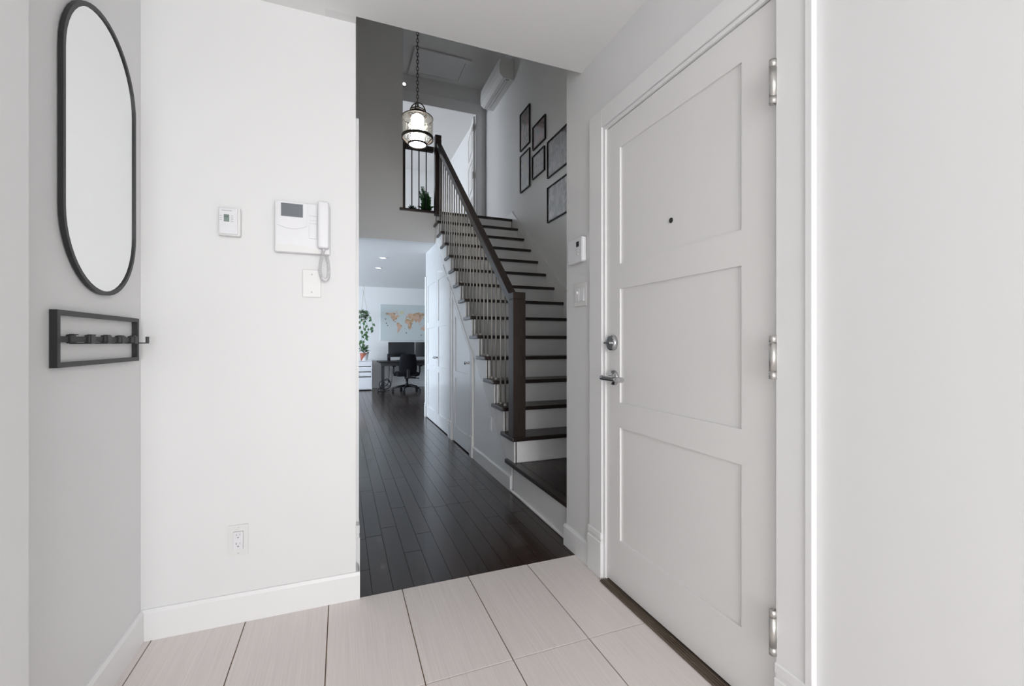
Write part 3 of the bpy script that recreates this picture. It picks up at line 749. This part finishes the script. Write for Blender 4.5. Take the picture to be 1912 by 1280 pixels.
obj('lower_lip', prism(nb(), [(ix0+0.004, 1.476), (ix0+0.06, 1.480), (ix0+0.11, 1.476), (ix0+0.16, 1.466), (-0.050, 1.458), (-0.050, 1.450), (ix0+0.004, 1.452)], 'Y', Y1-0.0286, Y1-0.02), 'warm_plastic', ic)
hs = obj('handset', B(-0.090, -0.045, Y1-0.058, Y1-0.028, 1.468, 1.660, bev=0.012, seg=3), 'white_plastic', ic)
cpts = [(-0.066, Y1-0.045, 1.466), (-0.072, Y1-0.042, 1.445), (-0.079, Y1-0.035, 1.41), (-0.081, Y1-0.03, 1.38), (-0.075, Y1-0.026, 1.352), (-0.062, Y1-0.022, 1.344), (-0.051, Y1-0.02, 1.356), (-0.048, Y1-0.018, 1.39), (-0.052, Y1-0.016, 1.425), (-0.058, Y1-0.015, 1.452)]
def smooth_path(P, n):
    P = [Vector(p) for p in P]; out = []
    for i in range(len(P)-1):
        p0, p1, p2, p3 = P[max(i-1, 0)], P[i], P[i+1], P[min(i+2, len(P)-1)]
        for j in range(n):
            t_ = j/n
            out.append(0.5*((2*p1)+(p2-p0)*t_+(2*p0-5*p1+4*p2-p3)*t_**2+(3*p1-p0-3*p2+p3)*t_**3))
    out.append(P[-1]); return out
path = smooth_path(cpts, 60)
hel = []; ang = 0
for i_, p in enumerate(path):
    t_ = (path[min(i_+1, len(path)-1)]-path[max(i_-1, 0)]).normalized()
    n1 = t_.cross(Vector((0, 1, 0))).normalized(); n2 = t_.cross(n1)
    ang += 0.62
    rr = 0.0055
    hel.append(p+n1*rr*math.cos(ang)+n2*rr*math.sin(ang))
obj('coiled_cord', tube(nb(), hel, 0.0015, 5), 'white_plastic', ic)
# blank plate
bp_ = thing('blank_plate', 'blank white wall plate with two screws under the intercom', 'wall plate', (-0.113, Y1, 1.273))
obj('plate', B(-0.148, -0.078, Y1-0.006, Y1-0.0005, 1.273, 1.387, bev=0.003, seg=2), 'warm_plastic', bp_)
for z in (1.295, 1.367): obj('screw', lathe(nb(), [(0, -0.0012), (0.0024, -0.0008), (0.003, 0), (0, 0)], -0.113, Y1-0.006, z, 12, 'Y'), 'grey_plastic', bp_)
# outlet
def holed(x0, x1, z0, z1, ya, yb, holes):
    # slab pierced by rectangular holes (x0, x1, z0, z1)
    bm = nb()
    xs_ = sorted({x0, x1, *[v for h in holes for v in h[:2]]}); zs_ = sorted({z0, z1, *[v for h in holes for v in h[2:]]})
    for a, b_ in zip(xs_, xs_[1:]):
        for c_, d_ in zip(zs_, zs_[1:]):
            mx, mz = (a+b_)/2, (c_+d_)/2
            if not any(h[0] < mx < h[1] and h[2] < mz < h[3] for h in holes): box(bm, a, b_, ya, yb, c_, d_)
    return bm
def outlet_decora(t, x0, x1, z0, z1):
    cx_, cz_ = (x0+x1)/2, (z0+z1)/2
    obj('plate', holed(x0, x1, z0, z1, Y1-0.006, Y1-0.0005, [(cx_-0.0173, cx_+0.0173, cz_-0.0348, cz_+0.0348)]), 'warm_plastic', t)
    slots = []
    for dz_ in (0.018, -0.016):
        for dx_, hh in ((-0.0062, 0.0045), (0.0062, 0.0036)): slots.append((cx_+dx_-0.0009, cx_+dx_+0.0009, cz_+dz_+0.0045-hh, cz_+dz_+0.0045+hh))
        slots.append((cx_-0.0023, cx_+0.0023, cz_+dz_-0.0083, cz_+dz_-0.0037))
    obj('receptacle', holed(cx_-0.0165, cx_+0.0165, cz_-0.034, cz_+0.034, Y1-0.0085, Y1-0.0005, slots), 'white_plastic', t)
    for z in (z0+0.009, z1-0.009): obj('screw', lathe(nb(), [(0, -0.001), (0.0022, -0.0008), (0.003, 0), (0, 0)], cx_, Y1-0.006, z, 12, 'Y'), 'white_plastic', t)
ol = thing('wall_outlet', 'white duplex outlet low on the intercom wall', 'outlet', (-0.374, Y1, 0.258))
outlet_decora(ol, -0.408, -0.340, 0.259, 0.377)
# outlet under the stairs
o2 = thing('wall_outlet', 'white wall plate on the wall under the stairs', 'outlet', (XU, 3.48, 0.35))
obj('plate', B(XU-0.007, XU-0.0005, 3.445, 3.515, 0.355, 0.47, bev=0.003, seg=2), 'white_plastic', o2)
obj('receptacle', B(XU-0.0095, XU-0.006, 3.4635, 3.4965, 0.378, 0.447, bev=0.0012), 'white_plastic', o2)
# right thermostat
t2 = thing('thermostat', 'square white thermostat with two buttons beside the entry door', 'thermostat', (XR, 1.97, 1.48))
obj('body', B(XR-0.026, XR-0.0005, 1.898, 2.038, 1.488, 1.612, bev=0.004, seg=2), 'white_plastic', t2)
obj('side_cover', B(XR-0.024, XR-0.002, 1.892, 1.899, 1.492, 1.608, bev=0.002), 'white_plastic', t2)
obj('display', B(XR-0.0268, XR-0.0255, 1.925, 1.951, 1.566, 1.592), 'screen_off', t2)
for z in (1.548, 1.528): obj('button', lathe(nb(), [(0, -0.002), (0.005, -0.002), (0.006, 0), (0, 0)], XR-0.026, 1.938, z, 14, 'X'), 'grey_plastic', t2)
# switch plate
sw = thing('light_switch', 'double white switch plate beside the entry door', 'light switch', (XR, 1.95, 1.27))
obj('plate', B(XR-0.006, XR-0.0005, 1.891, 2.007, 1.270, 1.387, bev=0.003, seg=2), 'warm_plastic', sw)
for y in (1.926, 1.972):
    r_ = obj('rocker', prism(nb(), [(XR-0.011, 1.295), (XR-0.0065, 1.362), (XR-0.004, 1.362), (XR-0.004, 1.295)], 'Y', y-0.0165, y+0.0165), 'white_plastic', sw)
obj('dimmer_tab', B(XR-0.016, XR-0.007, 1.966, 1.978, 1.333, 1.346, bev=0.002), 'white_plastic', sw)

# ------------------------------------------------------------------ living room furniture
# world map
mp_ = thing('world_map', 'large pale blue world map panel with tan continents', 'map', (1.48, YF, 1.13))
mx0, mx1, mz0, mz1 = 0.865, 2.10, 1.128, 1.985
obj('panel', B(mx0, mx1, YF-0.022, YF-0.001, mz0, mz1, bev=0.002), 'map_print', mp_)
mcx, mzq, sx_, sz_ = 1.478, 1.512, 0.00297, 0.0039
land_polys = {
 'north_america': [(-168, 66), (-156, 71), (-130, 70), (-110, 68), (-95, 72), (-82, 68), (-94, 60), (-82, 53), (-78, 58), (-66, 58), (-56, 52), (-66, 45), (-74, 40), (-81, 31), (-81, 25), (-90, 30), (-97, 26), (-95, 18), (-88, 20), (-83, 10), (-78, 8), (-94, 15), (-106, 22), (-114, 31), (-124, 40), (-124, 48), (-134, 57), (-150, 60), (-164, 55), (-158, 60)],
 'south_america': [(-78, 8), (-70, 12), (-60, 8), (-50, 0), (-35, -7), (-39, -18), (-48, -27), (-58, -37), (-66, -46), (-69, -55), (-75, -50), (-72, -30), (-71, -18), (-81, -5)],
 'africa': [(-17, 15), (-6, 35), (10, 37), (20, 31), (33, 31), (43, 12), (51, 11), (40, -5), (40, -16), (32, -28), (20, -35), (12, -18), (9, 3), (-8, 5)],
 'eurasia': [(-9, 37), (-9, 43), (-2, 44), (-4, 48), (8, 54), (12, 56), (6, 59), (14, 67), (28, 71), (44, 67), (60, 69), (73, 73), (100, 77), (125, 73), (150, 71), (178, 68), (178, 64), (162, 58), (157, 51), (142, 59), (135, 54), (140, 47), (129, 41), (127, 35), (121, 40), (122, 30), (110, 20), (107, 11), (100, 13), (104, 2), (98, 9), (94, 17), (88, 22), (80, 14), (77, 8), (72, 20), (66, 25), (57, 25), (50, 30), (58, 21), (45, 13), (35, 29), (36, 36), (27, 37), (23, 38), (16, 42), (12, 45), (18, 40), (9, 44), (3, 42), (-2, 37)],
 'australia': [(114, -22), (122, -17), (131, -12), (136, -15), (142, -11), (146, -19), (153, -26), (150, -37), (140, -38), (130, -32), (116, -35)],
 'british_isles': [(-5, 50), (1, 52), (-3, 58), (-6, 56)], 'madagascar': [(44, -17), (50, -15), (47, -25), (44, -22)],
 'japan': [(131, 33), (140, 36), (144, 44), (140, 42), (136, 36)], 'borneo': [(109, 2), (117, 7), (118, 0), (113, -3)], 'sumatra': [(95, 5), (106, -5), (102, -4)],
 'new_guinea': [(131, -1), (145, -5), (150, -10), (140, -8)], 'iceland': [(-24, 65), (-15, 66), (-16, 64)],
 'baffin': [(-88, 74), (-72, 71), (-64, 66), (-74, 65)], 'ellesmere': [(-92, 80), (-66, 82), (-80, 76)], 'victoria': [(-117, 73), (-102, 72), (-105, 69), (-115, 69)]}
for nm, poly in land_polys.items():
    bm = prism(nb(), [(mcx+lo*sx_, mzq+la*sz_) for lo, la in poly], 'Y', YF-0.0232, YF-0.0215)
    obj('printed_land', bm, 'map_land', mp_)
obj('printed_land', prism(nb(), [(mcx+lo*sx_, mzq+la*sz_) for lo, la in [(-54, 82), (-30, 83), (-20, 76), (-24, 70), (-44, 60), (-52, 65), (-56, 75)]], 'Y', YF-0.0232, YF-0.0215), 'map_pale', mp_)
for lo, la in ((-166, 32), (-160, 6), (-150, -7), (-2, -52), (118, -66), (-14, -26)):
    x, z = mcx+lo*sx_, mzq+la*sz_; q = 0.014 if lo != -14 else 0.008
    obj('printed_badge', lathe(nb(), [(0, -0.001), (q, -0.001), (q, 0.0002), (0, 0.0002)], x, YF-0.022, z, 8, 'Y'), 'map_badge', mp_)
# desk
dk = thing('desk', 'black desk with metal legs below the world map', 'desk', (1.8, 10.4, 0))
obj('desk_top', B(0.775, 2.45, 10.08, 10.80, 0.625, 0.655, bev=0.004), 'black_plastic', dk)
obj('apron', B(0.86, 2.36, 10.14, 10.72, 0.555, 0.625), 'black_metal', dk)
for x in (0.85, 2.30):
    lg = obj('leg', B(x, x+0.065, 10.36, 10.44, 0.035, 0.60), 'black_metal', dk)
    obj('foot', B(x-0.005, x+0.07, 10.10, 10.72, 0.0, 0.036, bev=0.008), 'black_metal', lg)
# monitors
def monitor(x, y, rz, label):
    m_ = thing('monitor', label, 'monitor', (x, y, 0.655), 'monitors on the desk', rotz=rz)
    obj('shell', B(-0.30, 0.30, 0.0, 0.03, 0.085, 0.430, bev=0.006), 'black_plastic', m_, local=True)
    obj('screen', B(-0.293, 0.293, -0.002, 0.002, 0.098, 0.424), 'screen_off', m_, local=True)
    obj('stand', B(-0.03, 0.03, 0.03, 0.06, 0.0, 0.20), 'black_plastic', m_, local=True)
    obj('base', B(-0.11, 0.11, -0.05, 0.12, 0.0, 0.012, bev=0.005), 'black_plastic', m_, local=True)
monitor(1.315, 10.52, 0, 'black monitor behind the office chair back')
monitor(1.935, 10.50, -0.12, 'black monitor half hidden by the closet doors')
spk = thing('computer_speaker', 'small black speaker standing beside the monitors', 'speaker', (1.02, 10.45, 0.655))
obj('cabinet', B(0.985, 1.05, 10.40, 10.50, 0.655, 0.815, bev=0.006), 'black_plastic', spk)
obj('driver', lathe(nb(), [(0, -0.004), (0.02, -0.001), (0.026, -0.005), (0.028, 0)], 1.0175, 10.40, 0.70, 18, 'Y'), 'black_fabric', spk)
cb_ = thing('cable_bundle', 'loose black cables looping under the desk', 'cable', (0.93, 10.3, 0))
pth = smooth_path([(0.99, 10.05, 0.56), (0.98, 10.05, 0.3), (0.95, 10.04, 0.16), (0.82, 10.03, 0.08), (0.78, 10.02, 0.2), (0.95, 10.03, 0.25), (1.02, 10.04, 0.12), (0.9, 10.02, 0.05), (0.80, 10.02, 0.10), (0.92, 10.01, 0.28), (1.01, 10.04, 0.2), (0.99, 10.04, 0.1), (0.86, 10.03, 0.15), (0.74, 10.02, 0.02), (0.86, 10.02, 0.012), (1.0, 10.05, 0.02)], 10)
obj('cable', tube(nb(), pth, 0.008, 6), 'black_plastic', cb_)
obj('cable', tube(nb(), smooth_path([(0.87, 10.05, 0.20), (0.98, 10.04, 0.13), (1.03, 10.05, 0.15), (1.05, 10.06, 0.3), (1.05, 10.06, 0.5)], 10), 0.007, 6), 'black_plastic', cb_)
# office chair (its back to the hall)
chx, chy = 1.355, 9.92
ch = thing('office_chair', 'black fabric office chair on castors at the desk', 'chair', (chx, chy, 0))
for k in range(5):
    a = PI/2+0.3+2*PI*k/5; c_, s2 = math.cos(a), math.sin(a)
    lg = obj('base_leg', tube(nb(), [(chx+0.03*c_, chy+0.03*s2, 0.125), (chx+0.16*c_, chy+0.16*s2, 0.115), (chx+0.30*c_, chy+0.30*s2, 0.085)], [0.03, 0.024, 0.018], 8), 'black_plastic', ch)
    wx, wy = chx+0.30*c_, chy+0.30*s2
    bm = nb()
    for q in (-0.014, 0.014):
        n_ = 16; ctr = Vector((wx-s2*q, wy+c_*q, 0.030)); tdir = Vector((-s2, c_, 0))
        rA = []; rB = []
        for j in range(n_):
            an = 2*PI*j/n_; off = Vector((c_, s2, 0))*0.03*math.cos(an)+Vector((0, 0, 0.03*math.sin(an)))
            rA.append(bm.verts.new(ctr+off-tdir*0.009)); rB.append(bm.verts.new(ctr+off+tdir*0.009))
        bm.faces.new(rA); bm.faces.new(rB[::-1])
        for j in range(n_): bm.faces.new((rA[j], rB[j], rB[(j+1) % n_], rA[(j+1) % n_]))
    tube(bm, [(wx, wy, 0.03), (wx, wy, 0.09)], 0.012, 8)
    obj('castor', bm, 'black_plastic', lg)
obj('column', lathe(nb(), [(0, 0.09), (0.04, 0.09), (0.042, 0.16), (0.028, 0.17), (0.028, 0.27), (0.05, 0.28), (0.06, 0.33), (0, 0.33)], chx, chy, 0, 20), 'black_plastic', ch)
bm = B(-0.24, 0.24, -0.22, 0.26, -0.045, 0.045, bev=0.04, seg=3)
for v in bm.verts: v.co += Vector((chx, chy, 0.385))
obj('seat', bm, 'black_fabric', ch)
n_ = 10; prof = []
for j in range(n_+1):
    t_ = j/n_; prof.append((0.205-0.05*t_**2.2-0.03*(1-t_)**3, 0.40+0.43*t_))
bm = nb(); grid = []
for wv, z in prof:
    row = []
    for q in range(9):
        u = -1+q/4; row.append((u*wv, -0.20-0.05*((z-0.40)/0.43)+0.045*u*u, z-0.012*u*u*u*u))
    grid.append(row)
F = [[bm.verts.new((chx+p[0], chy+p[1]+0.03, p[2])) for p in r] for r in grid]
K = [[bm.verts.new((chx+p[0]*0.97, chy+p[1]-0.035, p[2])) for p in r] for r in grid]
for i in range(n_):
    for q in range(8):
        f1 = bm.faces.new((F[i][q], F[i][q+1], F[i+1][q+1], F[i+1][q])); f2 = bm.faces.new((K[i][q+1], K[i][q], K[i+1][q], K[i+1][q+1])); f1.smooth = f2.smooth = True
for i in range(n_):
    bm.faces.new((F[i][0], F[i+1][0], K[i+1][0], K[i][0])); bm.faces.new((F[i+1][8], F[i][8], K[i][8], K[i+1][8]))
for q in range(8):
    bm.faces.new((F[0][q+1], F[0][q], K[0][q], K[0][q+1])); bm.faces.new((F[n_][q], F[n_][q+1], K[n_][q+1], K[n_][q]))
bmesh.ops.recalc_face_normals(bm, faces=bm.faces[:])
obj('backrest', bm, 'black_fabric', ch)
obj('back_bar', B(chx-0.035, chx+0.035, chy-0.26, chy-0.20, 0.30, 0.50, bev=0.01), 'black_plastic', ch)
for s2 in (-1, 1):
    am = obj('armrest', tube(nb(), [(chx+s2*0.20, chy+0.02, 0.35), (chx+s2*0.27, chy+0.02, 0.36), (chx+s2*0.285, chy+0.02, 0.42), (chx+s2*0.285, chy+0.02, 0.55)], 0.017, 8), 'black_plastic', ch)
    obj('arm_pad', B(chx+s2*0.285-0.04, chx+s2*0.285+0.04, chy-0.10, chy+0.15, 0.55, 0.58, bev=0.012), 'black_plastic', am)
for q, (zz_, e) in enumerate(((0.315, 0.25), (0.30, 0.24), (0.33, 0.20))):
    obj('lever', tube(nb(), [(chx+0.03, chy-0.06-0.05*q, zz_), (chx+0.14, chy-0.08-0.05*q, zz_-0.01), (chx+e, chy-0.1-0.04*q, zz_-0.035+0.03*q)], 0.008, 6), 'black_plastic', ch)
# drawer cabinet
dc = thing('drawer_cabinet', 'white three drawer cabinet under the potted plant', 'cabinet', (0.47, 10.58, 0))
dx0, dx1, dy0, dy1 = 0.30, 0.645, 10.38, 10.86
bm = B(dx0, dx0+0.016, dy0+0.02, dy1, 0.02, 0.655); box(bm, dx1-0.018, dx1, dy0+0.02, dy1, 0.02, 0.655); box(bm, dx0+0.016, dx1-0.018, dy1-0.01, dy1, 0.02, 0.655); box(bm, dx0+0.016, dx1-0.018, dy0+0.02, dy1-0.01, 0.02, 0.036)
obj('body', bm, 'white_plastic', dc)
obj('top', B(dx0, dx1, dy0, dy1, 0.655, 0.672, bev=0.002), 'white_plastic', dc)
obj('side_panel', B(dx1-0.018, dx1, dy0, dy0+0.02, 0.02, 0.655), 'white_plastic', dc)
for k, (z0, z1) in enumerate(((0.04, 0.295), (0.320, 0.408), (0.430, 0.528), (0.548, 0.650))):
    d_ = obj('drawer', B(dx0+0.02, dx1-0.020, dy0, dy0+0.018, z0, z1), 'white_plastic', dc)
obj('hanging_loop', tube(nb(), [(0.335, dy0-0.012, 0.40), (0.34, dy0-0.014, 0.36), (0.345, dy0-0.012, 0.32), (0.33, dy0-0.01, 0.30)], 0.007, 6), 'black_plastic', dc)
# plants
def leaf(bm, base, d, up, L, W, droop=0.3, mi_=0):
    d = Vector(d).normalized(); up = Vector(up); s3 = d.cross(up)
    if s3.length < 1e-4: s3 = d.cross(Vector((1, 0, 0)))
    s3.normalize(); n3 = s3.cross(d).normalized()
    prev = None; base = Vector(base)
    prf = [(0, 0.08), (0.25, 0.8), (0.5, 1.0), (0.78, 0.62), (1.0, 0.03)]
    for t_, w_ in prf:
        c0 = base+d*L*t_-Vector((0, 0, 1))*droop*L*t_*t_
        tri = (bm.verts.new(c0-s3*W*w_/2+n3*W*0.10*w_), bm.verts.new(c0), bm.verts.new(c0+s3*W*w_/2+n3*W*0.10*w_))
        if prev:
            for q in (0, 1):
                f = bm.faces.new((prev[q], prev[q+1], tri[q+1], tri[q])); f.smooth = True; f.material_index = mi_
        prev = tri
rnd = random.Random(3)
pp = thing('potted_plant', 'small leafy plant in a terracotta and white pot on the drawer cabinet', 'plant', (0.487, 10.55, 0.672))
px0, py0_ = 0.487, 10.55
pot = obj('pot', lathe(nb(), [(0, 0), (0.072, 0), (0.094, 0.155), (0.096, 0.165), (0.084, 0.165), (0.080, 0.145), (0, 0.145)], px0, py0_, 0.672, 28), 'terracotta', pp)
# painted white corner of the pot: a thin glazed shell over the lower right of the pot
bm = nb(); rows_ = []
for j in range(9):
    t_ = j/8; r = 0.072+0.022*t_+0.0008
    rows_.append([(r, a, 0.155*t_) for a in [(-PI/2)+0.1*q-0.75+1.3*t_ for q in range(26)]])
V = [[bm.verts.new((px0+r*math.cos(a), py0_+r*math.sin(a), 0.672+h)) for r, a, h in row] for row in rows_]
for j in range(8):
    for q in range(25): bm.faces.new((V[j][q], V[j][q+1], V[j+1][q+1], V[j+1][q])).smooth = True
obj('white_glaze', bm, 'white_glaze', pot)
obj('soil', lathe(nb(), [(0, 0.146), (0.081, 0.146), (0, 0.15)], px0, py0_, 0.672, 20), 'soil', pot)
bm = nb()
for k in range(60):
    a = rnd.random()*2*PI; e = rnd.uniform(0.25, 1.3); L = rnd.uniform(0.08, 0.14)
    r0 = rnd.uniform(0.0, 0.10); h0 = rnd.uniform(0.03, 0.17)
    leaf(bm, (px0+r0*math.cos(a), py0_+r0*math.sin(a), 0.82+h0), (math.cos(a)*math.cos(e), math.sin(a)*math.cos(e), math.sin(e)), (0, 0, 1), L, L*0.5, 0.5, rnd.randint(0, 1))
obj('leaves', bm, ['leaf_light', 'leaf_dark'], pp)
bm = nb()
for k in range(9):
    a = rnd.random()*2*PI; tube(bm, [(px0, py0_, 0.815), (px0+0.05*math.cos(a), py0_+0.05*math.sin(a), 0.9), (px0+0.08*math.cos(a), py0_+0.08*math.sin(a), 0.97)], 0.003, 5)
obj('stems', bm, 'leaf_light', pp)
hp = thing('hanging_plant', 'trailing green vine hanging on cords in front of the far wall', 'plant', (0.46, 10.5, 1.6))
hx, hy = 0.47, 10.5
obj('pot', lathe(nb(), [(0, 0), (0.06, 0), (0.085, 0.12), (0.088, 0.13), (0.078, 0.13), (0, 0.11)], hx, hy, 1.60, 24), 'white_glaze', hp)
for k in range(3):
    a = 2*PI*k/3; obj('cord', tube(nb(), [(hx+0.085*math.cos(a), hy+0.085*math.sin(a), 1.73), (hx, hy, 2.24)], 0.003, 5), 'twine', hp)
obj('hook', tube(nb(), [(hx, hy, ZC), (hx, hy, 2.33), (hx+0.022, hy, 2.31), (hx+0.022, hy, 2.285), (hx, hy, 2.27), (hx-0.018, hy, 2.25), (hx, hy, 2.235), (hx+0.02, hy, 2.24)], 0.004, 6), 'twine', hp)
obj('tail_cord', tube(nb(), [(hx, hy-0.02, 1.60), (hx, hy-0.02, 1.38)], 0.006, 5), 'terracotta', hp)
bm = nb()
for k in range(130):
    a = rnd.random()*2*PI; e = rnd.uniform(-0.4, 1.2); L = rnd.uniform(0.05, 0.09); rr = rnd.uniform(0.02, 0.10); h0 = rnd.uniform(1.61, 1.80)
    leaf(bm, (hx+rr*math.cos(a), hy+rr*math.sin(a), h0), (math.cos(a)*math.cos(e), math.sin(a)*math.cos(e), math.sin(e)), (0, 0, 1), L, L*0.75, 0.6, 0 if rnd.random() < 0.75 else 1)
vines = [[(hx+0.08, hy-0.1, 1.68), (hx+0.16, hy-0.12, 1.60), (hx+0.19, hy-0.12, 1.46), (hx+0.20, hy-0.12, 1.36)],
         [(hx+0.02, hy-0.1, 1.62), (hx+0.07, hy-0.13, 1.48), (hx+0.10, hy-0.13, 1.36), (hx+0.06, hy-0.12, 1.26), (hx+0.12, hy-0.12, 1.20)],
         [(hx-0.06, hy-0.1, 1.62), (hx-0.07, hy-0.12, 1.46), (hx-0.05, hy-0.12, 1.30), (hx-0.04, hy-0.12, 1.12), (hx-0.03, hy-0.12, 1.02)],
         [(hx-0.03, hy-0.1, 1.6), (hx, hy-0.13, 1.42), (hx+0.04, hy-0.13, 1.22), (hx+0.0, hy-0.12, 1.12), (hx-0.05, hy-0.12, 1.08)]]
vb = nb()
for vn in vines:
    P_ = smooth_path(vn, 8); tube(vb, P_, 0.0035, 5)
    for i_ in range(4, len(P_), 5):
        a = rnd.uniform(PI, 2*PI); L = rnd.uniform(0.06, 0.085)
        leaf(bm, P_[i_], (math.cos(a), math.sin(a)*0.6, rnd.uniform(-0.9, -0.1)), (0, -1, 0.3), L, L*0.8, 0.4, 0 if rnd.random() < 0.5 else 1)
obj('leaves', bm, ['leaf_dark', 'leaf_light'], hp); obj('vines', vb, 'leaf_light', hp)
# plants on the landing
fn = thing('potted_fern', 'bright green fern on the landing behind the railing', 'plant', (1.075, 5.99, ZU))
obj('pot', lathe(nb(), [(0, 0), (0.04, 0), (0.05, 0.045), (0.052, 0.05), (0.044, 0.05), (0, 0.04)], 1.075, 5.99, ZU, 20), 'white_glaze', fn)
bm = nb()
for k in range(60):
    a = rnd.random()*2*PI; sp_ = rnd.uniform(0.02, 0.105); H = rnd.uniform(0.03, 0.33)
    fr = smooth_path([(1.075, 5.99, ZU+0.04), (1.075+sp_*0.45*math.cos(a), 5.99+sp_*0.45*math.sin(a), ZU+0.05+H*0.6), (1.075+sp_*math.cos(a), 5.99+sp_*math.sin(a), ZU+0.04+H)], 7)
    tube(bm, fr, 0.002, 4)
    for i_ in range(2, len(fr)):
        for s3 in (-1, 1):
            b2 = a+s3*1.2; leaf(bm, fr[i_], (math.cos(b2), math.sin(b2), 0.25), (0, 0, 1), 0.06*(1.25-i_/len(fr)), 0.022, 0.3)
obj('fronds', bm, 'leaf_fern', fn)
sc = thing('succulent', 'small dark spiky succulent beside the fern on the landing', 'plant', (0.89, 5.97, ZU))
obj('pot', lathe(nb(), [(0, 0), (0.035, 0), (0.045, 0.03), (0.04, 0.03), (0, 0.025)], 0.89, 5.97, ZU, 18), 'black_plastic', sc)
bm = nb()
for k in range(40):
    a = rnd.random()*2*PI; e = rnd.uniform(0.05, 1.4)
    leaf(bm, (0.89, 5.97, ZU+0.03), (math.cos(a)*math.cos(e), math.sin(a)*math.cos(e), math.sin(e)), (0, 0, 1), rnd.uniform(0.07, 0.10), 0.024, 0.05)
obj('leaves', bm, 'leaf_deep', sc)

# tidy helper properties
for o in bpy.data.objects:
    if '_w' in o: del o['_w']
